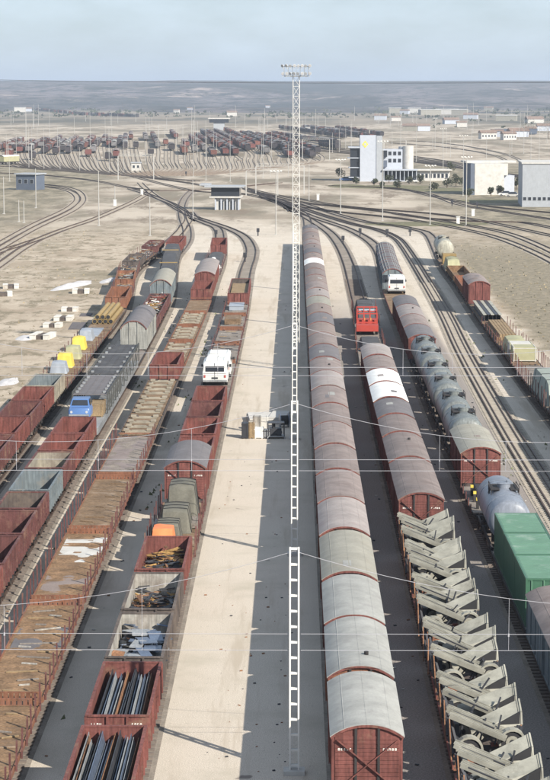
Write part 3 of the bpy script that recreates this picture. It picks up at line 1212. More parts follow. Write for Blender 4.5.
# ---------------- train 9
for z0, z1 in ((118, 132), (132, 146), (146, 160), (160, 174)):
    fw = wagon('T9', 'covered', z0, z1, f'dark roofed wagon beyond the right edge, {ordn(int((z0 - 118) / 14))} of four', visible=False, body=M_OPENG, roof=ROOF['dark'])
tp9 = []
for z0, z1 in ((174, 189), (189, 204)):
    tp9.append(wagon('T9', 'flat', z0, z1, 'flat wagon under a grey green tarpaulin load', deckm=M_SLAT3, stakes=7, sidem=M_FRAME, stake_h=1.5))
st9 = wagon('T9', 'flat', 204, 219, 'empty plank flat wagon with tall stakes', deckm=M_SLAT3, stakes=9, sidem=M_FRAME, stake_h=1.5)
cr9 = wagon('T9', 'flat', 219, 239, 'flat wagon with pale yellow crates', deckm=M_SLAT, stakes=8, sidem=M_FRAME, bogies=True)
ti9 = wagon('T9', 'flat', 239, 259, 'flat wagon loaded with brown timber', deckm=M_SLAT, stakes=6, sidem=M_FRAME, bogies=True, stake_h=.9)
be9 = wagon('T9', 'flat', 259, 282, 'flat wagon loaded with dark steel beams', deckm=M_SLAT, sidem=M_FRAME, bogies=True)
wagon('T9', 'covered', 282.5, 296, 'tall red brown covered wagon with mauve roof', body=RED[0], roof=ROOF['pink'], crown=4.2, eave=3.7)
wagon('T9', 'open', 297, 316, 'brown open wagon behind the tall red one', paint=RED[2], wall=2.2)
wagon('T9', 'open', 316, 335, 'rusty open wagon with pale rim', paint=M_SLAT2, wall=2.1)
ye9 = wagon('T9', 'flat', 335, 360, 'flat wagon with a pale yellow sheeted load', deckm=M_SLAT, sidem=M_FRAME, bogies=True)
wagon('T9', 'tank', 361, 377, 'cream tank wagon at the far end', paint=M_TANKC, r=1.45, cz=2.75)

# ---------------- train 4
w4 = []
w4.append(wagon('T4', 'open', 80.3, 89.3, 'maroon open wagon full of long steel sections', paint=RED[0], letters=True))
w4.append(wagon('T4', 'open', 89.8, 99.3, 'maroon open wagon full of bent steel sections', paint=RED[0], letters=True))
w4.append(wagon('T4', 'open', 99.3, 108.6, 'chalky grey open wagon with blue sheet scrap', paint=M_OPENB, inner=M_OPENW))
w4.append(wagon('T4', 'open', 108.6, 117.8, 'white lined open wagon with rusty scrap', paint=M_OPENB, inner=M_OPENW))
w4.append(wagon('T4', 'open', 117.8, 127.4, 'red open wagon with ochre rusty scrap', paint=RED[0]))
army = wagon('T4', 'flat', 127.6, 145.2, 'flat wagon with stakes carrying sheeted machines', deckm=M_SLAT, stakes=9, bogies=True, stake_h=1.3)
wagon('T4', 'covered', 145.6, 155.2, 'red covered wagon with blue grey roof', body=RED[0], roof=ROOF['dark'], near=2)
w4.append(wagon('T4', 'open', 155.4, 165, 'red open wagon just behind the covered one', paint=RED[0], wall=2.45))
w4.append(wagon('T4', 'open', 165, 174, 'red open wagon with a grey slab inside', paint=RED[0]))
w4.append(wagon('T4', 'open', 174, 183.2, 'red open wagon with dusty floor', paint=RED[1]))
w4.append(wagon('T4', 'open', 183.2, 193, 'red open wagon below the white vans', paint=RED[0]))
vans = wagon('T4', 'flat', 193.4, 220, 'long flat wagon carrying two white vans', deckm=M_SLAT3, bogies=True)
pl = [wagon('T4', 'flat', a, c, d, deckm=M_SLAT3, stakes=5, sidem=M_FRAME, stake_h=.7, head=.4) for a, c, d in (
    (220, 236, 'grey flat wagon with pale dunnage behind the vans'), (236, 251, 'grey flat wagon with loose planks'),
    (251, 267, 'grey flat wagon with flat brown load'), (267, 282, 'flat wagon with blue grey sheets'))]
w4b = wagon('T4', 'open', 282.5, 306, 'dark rimmed open wagon at far end', paint=RED[0], inner=M_OPENB)

# ---------------- train 3
e3 = [78, 97, 116, 134.8, 154, 173]
fl3 = [wagon('T3', 'flat', e3[i], e3[i + 1], ['brown bogie flat wagon with stakes and toothed headboards', 'brown bogie flat wagon with bluish stained deck',
                                             'brown bogie flat wagon with white lime on deck', 'brown bogie flat wagon with bare planks',
                                             'greyish brown bogie flat wagon with pink dust'][i],
             deckm=[M_SLAT2, M_SLAT2, M_SLAT2, M_SLAT, M_SLAT3][i], stakes=11, head=.34, near=i < 4, bogies=True, stake_h=1.15, sidem=RED[2], low_side=.05)
       for i in range(5)]
b3 = [wagon('T3', 'flat', a, c, 'flat wagon with pale cradles for containers', deckm=M_SLAT, sidem=M_OPENB, low_side=.08, head=h_)
      for a, c, h_ in ((173.3, 184, 0), (184, 195.5, 0), (195.5, 207, 0))]
wagon('T3', 'open', 207.4, 218.5, 'bright red open wagon standing between flats', paint=RED[0], letters=False)
b3 += [wagon('T3', 'flat', a, c, 'flat wagon with pale cradles and red headboard', deckm=M_SLAT, sidem=RED[2], low_side=.08, head=.4)
       for a, c in ((218.7, 238), (238, 254), (254, 270))]
fl3b = wagon('T3', 'flat', 270, 288, 'flat wagon with a plain brown deck and yellow tip', deckm=M_SLAT, sidem=RED[2], head=.35)
wagon('T3', 'open', 288.5, 302, 'red open wagon in front of the round roofed one', paint=RED[0])
wagon('T3', 'covered', 302.5, 328, 'red covered wagon with pale rounded roof', body=RED[0], roof=ROOF['rose'])
cone3 = wagon('T3', 'flat', 329, 371, 'long flat wagon carrying a white cone', deckm=M_SLAT3, stakes=8, bogies=True, sidem=M_FRAME)
wagon('T3', 'open', 372, 391, 'red open wagon at the far tip', paint=RED[0], wall=2.7)

# ---------------- train 2
e2 = [111, 119, 127.2, 134.9, 141.3, 149.6, 157.2, 165.4, 174]
p2 = [RED[0], RED[1], RED[1], RED[1], M_OPENG, RED[1], RED[0], RED[0]]
d2 = ['red open wagon', 'maroon open wagon cut by the left edge', 'maroon open wagon', 'dark floored maroon open wagon', 'slate blue open wagon',
      'khaki lined open wagon', 'red open wagon with a dusty patch', 'red open wagon below the blue car']
for i in range(8):
    wagon('T2', 'open', e2[i], e2[i + 1], d2[i], visible=i > 0, gap=.7, paint=p2[i],
          inner={3: M_OPENB, 5: M_OPENK}.get(i), wall=2.6)

# ---------------- train 1
e1 = [128, 137.5, 147, 156, 165, 174, 183, 192, 201]
for i in range(8):
    wagon('T1', 'open', e1[i], e1[i + 1], f"red open wagon{[' just outside view', ' barely outside view', ' at the left edge', '', '', '', ''][i]}" if i < 7 else 'dull green grey open wagon', visible=i > 2, gap=.7,
          paint=RED[i % 2] if i < 7 else M_OPENK, wall=2.6, inner=M_OPENG if i == 7 else None)
tf1 = [wagon('T1', 'flat', a, c, d, deckm=M_SLAT, stakes=7, sidem=M_OPENB, stake_h=.9) for a, c, d in (
    (201.4, 221, 'stake flat wagon with blue and yellow sheeted loads'), (221, 243, 'stake flat wagon with two yellow sheeted loads'))]
pf1 = wagon('T1', 'flat', 243, 253.5, 'flat wagon with a blue grey deck sheet', deckm=M_SLAT, sidem=RED[2])
yf1 = wagon('T1', 'flat', 253.5, 276, 'flat wagon loaded with ochre pipes', deckm=M_SLAT, sidem=M_OPENB, bogies=True)
wagon('T1', 'open', 277, 293, 'rust red open wagon behind ochre pipes', paint=RED[2])
far1 = []
for i, (a, c) in enumerate(((293, 308), (308, 324), (324, 341), (341, 358), (358, 375), (375, 392))):
    far1.append(wagon('T1', 'open' if i % 2 else 'flat', a, c, ['mixed scrap laden flat wagon', 'brown open wagon with scrap'][i % 2],
                      **({'paint': [RED[2], M_OPENB, RED[1]][i // 2], 'wall': 2.2} if i % 2 else {'deckm': M_SLAT, 'stakes': 6, 'sidem': M_OPENB})))


# ------------------------------------------------------------------ loads
def in_wagon_scrap(t, label, mats_, seed, n=90, zmax=1.75, flatn=False, long=False, W=1.12, z0=1.185):
    rr = random.Random(seed)
    L = t['_l'] / 2 - .25
    b = MB()
    for k in range(n):
        f = k / n
        z = z0 + .05 + (zmax - z0) * f * rr.uniform(.5, 1)
        ln = rr.uniform(.5, 2.6) if long else rr.uniform(.3, 1.6)
        a = rr.uniform(0, math.pi) if not long else R(90) + rr.uniform(-.35, .35)
        x, y = rr.uniform(-W, W), rr.uniform(-L, L)
        dx, dy = math.cos(a) * ln / 2, math.sin(a) * ln / 2
        p = [max(-W, min(W, x - dx)), max(-L, min(L, y - dy)), z + rr.uniform(-.1, .12)]
        q = [max(-W, min(W, x + dx)), max(-L, min(L, y + dy)), z + rr.uniform(-.1, .12)]
        if abs(p[0] - q[0]) + abs(p[1] - q[1]) < .2:
            continue
        wd = rr.uniform(.3, .9) if flatn and rr.random() < .55 else rr.uniform(.05, .22)
        p[2] = max(p[2], z0 + .06)
        q[2] = max(q[2], z0 + .06)
        b.bar(p, q, wd, rr.uniform(.02, .07), m=rr.randrange(len(mats_)), roll=rr.uniform(-.35, .35) if wd < .3 else rr.uniform(-.12, .12))
    # low bed of small pieces so nothing hovers
    b.box(-W - .05, W + .05, -L - .1, L + .1, z0, z0 + .07, m=len(mats_) - 1)
    o = solo('scrap_heap', b.mesh('scrap_heap', mats_), label, 'scrap heap', t.location, t.rotation_euler.z, 'scrap loads in open wagons', kind='stuff')
    return o


def steel_sections(t, seed, label, n=16, spread=.02):
    rr = random.Random(seed)
    L = t['_l'] / 2 - .2
    ms = [M_STBL, M_STGR, M_STDK, M_STGR, M_RUST, M_STDK, M_STBL, M_STGR]
    for k in range(n):
        x = -1.08 + 2.16 * (k + .5) / n
        wd = 2.16 / n * .86
        y0 = -L + rr.uniform(0, .25)
        y1 = min(y0 + rr.uniform(6.6, 8.6), L)
        hh = rr.uniform(.8, 1.3)
        m_ = ms[(k * 3 + seed) % len(ms)]

        def sec(b):
            # an angle-shaped trough standing on its lower layers
            b.box(-wd / 2, wd / 2, 0, y1 - y0, 0, hh * .45, 1)
            b.box(-wd / 2, -wd / 2 + .03, .05, y1 - y0 - .05, hh * .45, hh, 0)
            b.bar((-wd / 2 + .03, 0, hh * .5), (-wd / 2 + .03, y1 - y0, hh * .5), .02, .02, m=0)
            b.quad((-wd / 2, 0, hh), (wd / 2, 0, hh * .62), (wd / 2, y1 - y0, hh * .62), (-wd / 2, y1 - y0, hh), m=0)
            b.quad((wd / 2, 0, hh * .62), (wd / 2, 0, hh * .4), (wd / 2, y1 - y0, hh * .4), (wd / 2, y1 - y0, hh * .62), m=0)
            b.quad((-wd / 2, 0, hh * .4), (wd / 2, 0, hh * .4), (wd / 2, 0, hh * .62), (-wd / 2, 0, hh), m=1)
        b = MB()
        sec(b)
        c = on(t, x, y0, 1.182)
        cn_ = {'M': ''}.get('x', {M_STBL: 'blue', M_STGR: 'grey', M_STDK: 'black', M_RUST: 'rusty'}[m_])
        solo('steel_section', b.mesh('steel_section', [m_, M_STDK]), f'{cn_} steel section, {ordn(k)} from left in {label}', 'steel section', c,
             t.rotation_euler.z + R(rr.uniform(-.45, .45)), 'steel sections ' + ('in nearest open wagon' if seed == 1 else 'in second open wagon'))


steel_sections(w4[0], 1, 'the nearest maroon open wagon', 18)
steel_sections(w4[1], 2, 'the second maroon open wagon', 15)
in_wagon_scrap(w4[2], 'blue and dark sheet metal scrap in the chalky grey open wagon', [M_STBL, M_STDK, M_STGR, M_STBL, M_RUST], 11, 170, 2.15, flatn=True)
in_wagon_scrap(w4[3], 'rusty and black bar scrap in the white lined open wagon', [M_RUST, M_STDK, M_OCH, M_STDK], 12, 170, 2.1)
in_wagon_scrap(w4[4], 'ochre rusty scrap pieces in the red open wagon', [M_OCH, M_RUST, M_OCH, M_STDK], 13, 190, 2.1)
rrx = random.Random(4)
for k in range(7):
    b = MB()
    wx, wy = rrx.uniform(.5, .9), rrx.uniform(1.0, 1.8)
    b.box(-wx / 2, wx / 2, -wy / 2, wy / 2, 0, .03)
    b.bar((-wx / 2, -wy / 2, .04), (-wx / 2, wy / 2, .04), .03)
    o = solo('blue_sheet', b.mesh('blue_sheet', M_STBL if k % 3 else M_STGR), f'loose steel sheet, {ordn(k)} from near end on chalky wagon scrap', 'steel sheet',
             on(w4[2], .1 + (k % 3) * .38 - .2, -2.6 + k * .72, 2.12 + k * .012), w4[2].rotation_euler.z + R(rrx.uniform(-20, 20)),
             'blue sheets on scrap in chalky wagon')
    o.rotation_euler.x = R(rrx.uniform(-6, 6))
for t_, lab in ((w4[6], 'red open wagon right behind the roofed one'), (w4[8], 'red open wagon below white vans')):
    b = MB()
    b.box(-.75, .75, -.8, .8, 0, .35)
    b.box(-.8, .8, -.85, .85, .35, .40)
    solo('slab', b.mesh('slab', ROOF['rose']), f'pale slab crate lying in {lab}', 'slab', on(t_, .15, -2.2, 1.185), t_.rotation_euler.z)


def tarp_mesh(L, W, Hh, seed, m_, peak=.85, drape=True):
    """A sheeted load: lumpy top, folded sides down to the deck."""
    rr = random.Random(seed)
    b = MB()
    n, k = 12, 9
    for i in range(n + 1):
        y = -L / 2 + L * i / n
        ey = min(i, n - i) / n
        for j in range(k + 1):
            u = -1 + 2 * j / k
            a = abs(u)
            e = min(1, ey * 7)
            x = u * W / 2 * (1.0 if a > .99 else .97)
            z = Hh * (peak + (1 - peak) * math.cos(u * 1.4)) * (0.72 + .28 * e)
            if a > .99 or i in (0, n):
                z = 0.01
            z += .05 * Hh * noise.noise(Vector((x * 1.7, y * 1.7, seed))) if z > .05 else 0
            fold = .03 * math.sin(y * 9 + seed) if a > .99 else 0
            b.v.append((x + fold * (1 if u > 0 else -1), y + (.04 * math.sin(x * 8) if i in (0, n) else 0), z))
    for i in range(n):
        for j in range(k):
            q = i * (k + 1) + j
            b.f.append((q, q + 1, q + k + 2, q + k + 1))
            b.m.append(0)
    return b.mesh('sheet', m_, smooth=True)


def sheeted(t, x, y, L, W, Hh, m_, label, seed=1, peak=.85, ropes=True, z=1.185, cat='sheeted load'):
    o = thing('sheeted_load', label, cat, on(t, x, y, z), t.rotation_euler.z, 'sheeted loads on flat wagons')
    part('sheet', tarp_mesh(L, W, Hh, seed, m_, peak), o)
    if ropes:
        for f in (-.3, 0, .3):
            b = MB()
            pts = []
            for j in range(9):
                u = -1 + j / 4
                zz = Hh * (peak + (1 - peak) * math.cos(u * 1.4)) + .03
                if abs(u) > .99:
                    zz = .0
                pts.append((u * W / 2 * 1.01, L * f, zz))
            for a, c in zip(pts, pts[1:]):
                b.bar(a, c, .035)
            part('rope', b.mesh('rope', M_BLACK), o)
    return o


# leftmost train: small bright sheeted loads
for px, py, h0, W, L, Hh, m_, lab, t_ in (
        (55.5, 374, 1.3, 1.7, 2.4, 1.15, M_BLT, 'pale blue grey sheeted bundle, nearest of leftmost train sheets', tf1[0]),
        (64, 368, 1.3, 1.7, 2.6, 1.4, M_YEL, 'bright yellow sheeted bundle behind the pale blue one', tf1[0]),
        (72, 359.5, 1.3, 1.7, 2.8, 1.3, M_PYEL, 'faded yellow sheeted bundle between two bright ones', tf1[1]),
        (77.5, 350, 1.3, 1.6, 2.8, 1.3, M_YEL, 'bright yellow sheeted bundle, farther of two', tf1[1]),
        (84, 341, 1.3, 1.6, 3.4, 1.2, M_BLT, 'blue grey sheeted bundle behind the yellow ones', tf1[1])):
    p = P(px, py, 1.4)
    d = Matrix.Rotation(-t_.rotation_euler.z, 4, 'Z') @ (Vector((p.x, p.y, 0)) - Vector((t_.location.x, t_.location.y, 0)))
    sheeted(t_, max(-.4, min(.5, d.x)), d.y + L / 2, L, W, Hh, m_, lab, seed=int(px), ropes=False, peak=.9)
b = MB()
b.box(-1.1, .5, -4.2, 4.2, 0, .12)
b.box(-1.0, .4, -4.0, 0, .12, .15)
solo('deck_sheet', b.mesh('deck_sheet', M_BLT), 'flat blue grey sheet stack on flat wagon behind yellow bundles', 'sheet stack', on(pf1, .1, 0, 1.185),
     pf1.rotation_euler.z)
# ochre pipes
for k in range(4):
    def pp(b):
        b.tube((0, -8, .3), (0, 8, .3), .3, 12)
        b.tube((0, -8.005, .3), (0, -7.9, .3), .24, 12, m=1)
    solo('pipe', cached('pipe', pp, 'pipe', [M_PIPE, M_BLACK], smooth=True), f'ochre pipe in the lower layer, {ordn(k)} from left, on leftmost train', 'pipe',
         on(yf1, -.95 + .64 * k, .5, 1.185), yf1.rotation_euler.z, 'ochre pipes on flat wagon')
for k in range(3):
    solo('pipe', cached('pipe', pp, 'pipe', [M_PIPE, M_BLACK], smooth=True), f'ochre pipe in the upper layer, {ordn(k)} from left, on leftmost train', 'pipe',
         on(yf1, -.63 + .64 * k, .5, 1.185 + .53), yf1.rotation_euler.z, 'upper ochre pipes on flat wagon')
for i, t_ in enumerate(far1):
    in_wagon_scrap(t_, f'mixed pale and rusty scrap on {ordn(i)} wagon past leftmost train pipes', [M_RUST, M_STGR, M_OPENW, M_TIMB, M_STDK], 30 + i, 90,
                   2.2 if i % 2 else 1.9)

# second train from the left: two-deck car carriers, covered, scrap, sheeted flats
CARR = []


def car_carrier(z0, z1, lab, upper=True):
    y0, y1 = Yz(z0), Yz(z1)
    loc, rz, L = seat('T2', y0, y1)
    L = round((L - .9) * 4) / 4
    i = COUNT.get('T2', 0)
    COUNT['T2'] = i + 1
    t = thing('car_carrier_wagon', lab, 'car carrier wagon', loc, rz, 'two deck car carriers in the second train')
    add_frame(t, L, top=.98)
    add_wheels(t, L, (-L * .36, 0, L * .36))
    add_buffers(t, L)
    b = MB()
    b.box(-1.4, 1.4, -L / 2, L / 2, .98, 1.55)
    part('lower_deck', b.mesh('lower_deck', M_STGR), t)
    ys0 = -L / 2 + (8.0 if upper == 'short' else .2)
    b = MB()
    b.box(-1.42, 1.42, ys0, L / 2 - .2, 3.12, 3.20)
    for x in (-.95, -.33, .33, .95):
        b.box(x - .03, x + .03, ys0, L / 2 - .2, 3.20, 3.24)
    part('upper_deck', b.mesh('upper_deck', M_DTARP if upper is True else ROOF['dark']), t)
    n = 6
    for s_ in (-1, 1):
        for k in range(n + 1):
            y = ys0 + .05 + (L / 2 - .3 - ys0) * k / n
            part('post', cached('ccpost', lambda b: b.box(-.05, .05, -.06, .06, 1.551, 3.42), 'post', M_CARR), t, (s_ * 1.475, y, 0))
            if k < n:
                def dg(b):
                    b.bar((0, 0, 1.6), (0, (L / 2 - .3 - ys0) / n, 3.05), .06)
                part('diagonal_brace', cached(('ccd', L, ys0), dg, 'diagonal_brace', M_CARR), t, (s_ * 1.47, y, 0))
        b = MB()
        b.box(-.03, .03, ys0, L / 2 - .2, 3.36, 3.42)
        b.box(-.03, .03, ys0, L / 2 - .2, 3.06, 3.24)
        part('side_rail', b.mesh('side_rail', M_CARR), t, (s_ * 1.475, 0, 0))

    def chock(b):
        b.box(-.12, .12, -.2, .2, 3.20, 3.34)
    me = cached('chock', chock, 'wheel_chock', M_STGR)
    for k in range(6):
        for s_ in (-1, 1):
            part('wheel_chock', me, t, (s_ * 1.15, ys0 + 1 + k * (L / 2 - 1 - ys0) / 6, 0))
    t['_l'] = L
    return t


cc1 = car_carrier(174.4, 195.5, 'grey two deck car carrier with a blue car at its open lower end', upper='short')
cc2 = car_carrier(195.5, 219.5, 'dark two deck car carrier with empty upper deck, behind the pale one')
COUNT['T2'] = COUNT['T2']
wagon('T2', 'flat', 219.8, 231.2, 'short empty grey flat wagon behind car carriers', deckm=M_SLAT3, sidem=M_FRAME)
wagon('T2', 'covered', 231.5, 250, 'long covered wagon with pale end and grey roof', body=M_OPENK2, roof=ROOF['dark'], crown=4.3, eave=3.4, near=0)
sc2 = wagon('T2', 'open', 250.5, 284, 'long dark open wagon heaped with bright scrap', paint=RED[1], wall=2.4)
in_wagon_scrap(sc2, 'heap of white, green and rusty scrap in long open wagon', [M_OPENW, M_RUST, M_WHITE, M_BUSH, M_VRED, M_STDK, M_OCH], 41, 260, 2.7)
wagon('T2', 'covered', 284.5, 304, 'dark green covered wagon with pale arched roof', body=M_OPENG, roof=ROOF['tan'], crown=4.2, eave=3.4)
dt2 = [wagon('T2', 'flat', a, c, 'flat wagon under a long charcoal sheet', deckm=M_SLAT3, sidem=M_FRAME, bogies=True) for a, c in ((304.5, 331), (331, 358), (358, 378))]
for i, t_ in enumerate(dt2):
    sheeted(t_, 0, 0, t_['_l'] - .5, 2.7, 1.6, M_DTARP, f'long charcoal sheeted load, {ordn(i)} of three at far end of second train', seed=60 + i, peak=.93,
            ropes=False)
    b = MB()
    b.box(-1.37, 1.37, -.12, .12, 1.52, 1.64)
    solo('yellow_strap', b.mesh('yellow_strap', M_PIPE), f'ochre strap over the {ordn(i)} charcoal sheeted load', 'strap', on(t_, 0, -t_['_l'] / 2 + .5, 1.185),
         t_.rotation_euler.z)
wagon('T2', 'open', 378.5, 396, 'red ended open wagon at the far tip', paint=RED[0], wall=2.7)


# vehicles ---------------------------------------------------------
def wheel_parts(t, xs, ys, r=.32, w_=.2):
    def wh(b):
        b.tube((-w_ / 2, 0, 0), (w_ / 2, 0, 0), r, 18)
    def hub(b):
        b.tube((-w_ / 2 - .012, 0, 0), (w_ / 2 + .012, 0, 0), r * .55, 12)
    me, mh = cached(('tyre', r, w_), wh, 'wheel', M_BLACK, smooth=True), cached(('hub', r, w_), hub, 'hub_cap', M_STGR)
    for y in ys:
        for x in xs:
            q = part('wheel', me, t, (x, y, r))
            part('hub_cap', mh, q)


def loft(b, secs, m=0):
    """Skin through cross-sections (each a closed ring of the same count)."""
    i0 = len(b.v)
    n = len(secs[0])
    for s_ in secs:
        b.v += s_
    for i in range(len(secs) - 1):
        for k in range(n):
            j = (k + 1) % n
            b.f.append((i0 + i * n + k, i0 + i * n + j, i0 + (i + 1) * n + j, i0 + (i + 1) * n + k))
            b.m.append(m)
    b.f.append(tuple(i0 + k for k in range(n))[::-1])
    b.f.append(tuple(i0 + (len(secs) - 1) * n + k for k in range(n)))
    b.m += [m, m]


def van(loc, rz, label):
    """Boxy delivery van, rear towards -Y."""
    t = thing('van', label, 'van', loc, rz, 'white vans')
    b = MB()
    secs = []
    for y, zt, wt, wb, zb in ((-2.15, 1.75, .74, .84, .42), (-2.08, 1.98, .76, .86, .32), (-1.6, 2.06, .78, .88, .28), (1.1, 2.06, .78, .88, .28),
                              (1.45, 1.98, .76, .88, .28), (1.95, 1.12, .76, .87, .30), (2.15, .95, .72, .84, .42)):
        secs.append([(-wb, y, zb), (wb, y, zb), (wb + .01, y, min(1.15, zt - .12)), (wt + .03, y, zt - .10), (wt - .12, y, zt), (-wt + .12, y, zt),
                     (-wt - .03, y, zt - .10), (-wb - .01, y, min(1.15, zt - .12))])
    loft(b, secs)
    part('body', b.mesh('body', M_WHITE, smooth=True), t)
    b = MB()
    b.quad((-.66, -2.125, 1.22), (.66, -2.125, 1.22), (.62, -2.155 + .03, 1.72), (-.62, -2.155 + .03, 1.72))
    b.box(-.66, .66, -2.17, -2.14, 1.22, 1.68)
    part('rear_window', b.mesh('rear_window', M_GLASS), t)
    b = MB()
    b.quad((-.68, 1.53, 1.87), (.68, 1.53, 1.87), (.74, 1.93, 1.17), (-.74, 1.93, 1.17))
    part('windscreen', b.mesh('windscreen', M_GLASS), t)
    for s_ in (-1, 1):
        b = MB()
        b.box(s_ * .875 - .012, s_ * .875 + .012, .45, 1.25, 1.2, 1.75)
        part('side_window', b.mesh('side_window', M_GLASS), t)
        b = MB()
        b.box(s_ * .72 - .06, s_ * .72 + .06, -2.19, -2.12, .72, .95)
        part('tail_light', b.mesh('tail_light', M_VRED), t)
        b = MB()
        b.box(s_ * .875 - .012, s_ * .875 + .012, -1.5, .25, 1.22, 1.70)
        part('side_window', b.mesh('side_window', M_GLASS), t)
        b = MB()
        b.box(s_ * 1.0 - .08, s_ * 1.0 + .08, 1.42, 1.48, 1.15, 1.4)
        b.box(s_ * .92 - .04, s_ * .92 + .04, 1.43, 1.47, 1.22, 1.27)
        part('mirror', b.mesh('mirror', M_BLACK), t)
    b = MB()
    b.box(-.008, .008, -2.185, -2.13, .5, 1.95)
    b.box(-.8, .8, -2.178, -2.13, 1.07, 1.085)
    b.box(-.22, .22, -2.19, -2.13, .62, .74)
    part('door_gap', b.mesh('door_gap', M_STDK), t)
    b = MB()
    b.box(-.85, .85, -2.26, -2.12, .38, .52)
    part('bumper', b.mesh('bumper', M_STGR), t)
    b = MB()
    b.box(-.62, .62, -1.7, 1.0, 2.065, 2.085)
    b.box(-.65, -.6, -1.7, 1.0, 2.065, 2.12)
    b.box(.6, .65, -1.7, 1.0, 2.065, 2.12)
    part('roof_rack', b.mesh('roof_rack', M_WHITE), t)
    wheel_parts(t, (-.78, .78), (-1.35, 1.35))
    return t


def local_of(t, p):
    d = Matrix.Rotation(-t.rotation_euler.z, 4, 'Z') @ (Vector((p.x, p.y, 0)) - Vector((t.location.x, t.location.y, 0)))
    return d


d = local_of(vans, P(214.5, 384.5, 1.4))
vy = d.y + 1.4
v1 = van(on(vans, -.1, vy, 1.185), vans.rotation_euler.z, 'nearer of two white vans riding on the flat wagon')
v1.scale = (1.33, 1.18, 1.12)
d = local_of(vans, P(217, 365, 1.4))
v2 = van(on(vans, .05, vy + 5.9, 1.185), vans.rotation_euler.z, 'farther of two white vans riding on the flat wagon')
v2.scale = (1.33, 1.18, 1.12)
d = local_of(van_flat, P(397, 294, 1.4))
v3 = van(on(van_flat, .3, d.y + 2.2, 1.185), van_flat.rotation_euler.z, 'lone white box van on flat wagon in green container train')
v3.scale = (1.38, 1.1, 1.18)


def small_car(loc, rz, label):
    t = thing('car', label, 'car', loc, rz)
    b = MB()
    secs = []
    for y, zt, wb in ((-1.85, .72, .68), (-1.75, .86, .76), (-1.0, .92, .80), (1.0, .92, .80), (1.7, .80, .76), (1.85, .62, .66)):
        secs.append([(-wb, y, .28), (wb, y, .28), (wb + .02, y, zt - .18), (wb - .08, y, zt), (-wb + .08, y, zt), (-wb - .02, y, zt - .18)])
    loft(b, secs)
    part('body', b.mesh('body', M_BLUE, smooth=True), t)
    b = MB()
    secs = []
    for y, zt, wb in ((-1.15, .92, .72), (-.65, 1.38, .60), (.6, 1.42, .60), (1.45, .90, .70)):
        secs.append([(-wb - .03, y, .85), (wb + .03, y, .85), (wb, y, zt), (-wb, y, zt)])
    loft(b, secs)
    part('cabin', b.mesh('cabin', M_BLUE, smooth=True), t)
    b = MB()
    b.quad((-.60, -1.12, 1.0), (.60, -1.12, 1.0), (.52, -.74, 1.33), (-.52, -.74, 1.33))
    part('windscreen', b.mesh('windscreen', M_GLASS), t)
    for s_ in (-1, 1):
        b = MB()
        b.quad((s_ * .745, -.85, .98), (s_ * .745, 1.1, .98), (s_ * .655, .55, 1.33), (s_ * .655, -.55, 1.33))
        part('side_window', b.mesh('side_window', M_GLASS), t)
        b = MB()
        b.tube((s_ * .55, -1.86, .62), (s_ * .55, -1.80, .62), .09, 12)
        part('headlight', b.mesh('headlight', M_LAMPG), t)
    b = MB()
    b.box(-.72, .72, -1.95, -1.83, .36, .46)
    part('bumper', b.mesh('bumper', M_STGR), t)
    wheel_parts(t, (-.7, .7), (-1.2, 1.2), r=.28, w_=.16)
    return t


d = local_of(cc1, P(83.5, 416, 1.2))
bc = small_car(on(cc1, -.5, -cc1['_l'] / 2 + 5.6, 1.555), cc1.rotation_euler.z, 'small blue car on the open lower deck of the grey car carrier')
bc.scale = (1.15, 1.05, 1.2)


def crate(W, L, Hh, m_, loc, rz, label, name='crate', cat='crate', group=None, batten=True, bm=None):
    t = thing(name, label, cat, loc, rz, group)
    b = MB()
    b.box(-W / 2, W / 2, -L / 2, L / 2, .06, Hh)
    part('box_body', b.mesh('box_body', m_), t)
    b = MB()
    for x in (-W / 2 + .1, W / 2 - .1):
        b.box(x - .05, x + .05, -L / 2, L / 2, 0, .06)
        if batten:
            b.box(x - .04, x + .04, -L / 2 - .03, L / 2 + .03, .061, Hh + .03)
    for z in (.12, Hh - .12):
        b.box(-W / 2 - .02, W / 2 + .02, -L / 2 - .02, L / 2 + .02, z - .03, z + .03)
    part('battens', b.mesh('battens', bm or m_), t)
    return t


crate(1.1, 3.0, 1.1, M_TIMB, on(cc1, .72, -cc1['_l'] / 2 + 7.4, 1.555), cc1.rotation_euler.z, 'brown timber crate behind the blue car on the lower deck')

# army-green machines and orange sheet on train 4
L4 = army['_l'] / 2
sheeted(army, -.45, -L4 + 1.3, 2.0, 1.55, 1.5, M_ORG, 'bright orange sheeted machine at the near end of stake flat', 70, peak=.95, ropes=False)
sheeted(army, -.3, -L4 + 3.9, 2.4, 1.7, 1.35, M_ARMY, 'low olive sheeted machine behind the orange one', 71, peak=.95)
sheeted(army, -.05, -L4 + 8.2, 3.4, 2.0, 1.5, M_ARMY, 'large olive sheeted machine, its front half', 72, peak=.92)
sheeted(army, .15, -L4 + 12.4, 3.6, 2.1, 2.3, M_ARMY, 'tall olive sheeted machine in front of the roofed wagon', 73, peak=.9)
crate(.55, 1.6, .8, M_STDK, on(army, -1.05, -L4 + 6.3, 1.185), army.rotation_euler.z, 'narrow dark case left of olive machines', group='cases on stake flat')
crate(.5, 1.3, .7, M_TIMB, on(army, -1.1, -L4 + 4.6, 1.185), army.rotation_euler.z, 'narrow tan case left of the low olive machine', group='cases on stake flat')
crate(.7, 2.6, .35, M_SLAT3, on(army, 1.0, -L4 + 9.3, 1.185), army.rotation_euler.z, 'low grey case right of the large olive machine', group='cases on stake flat')

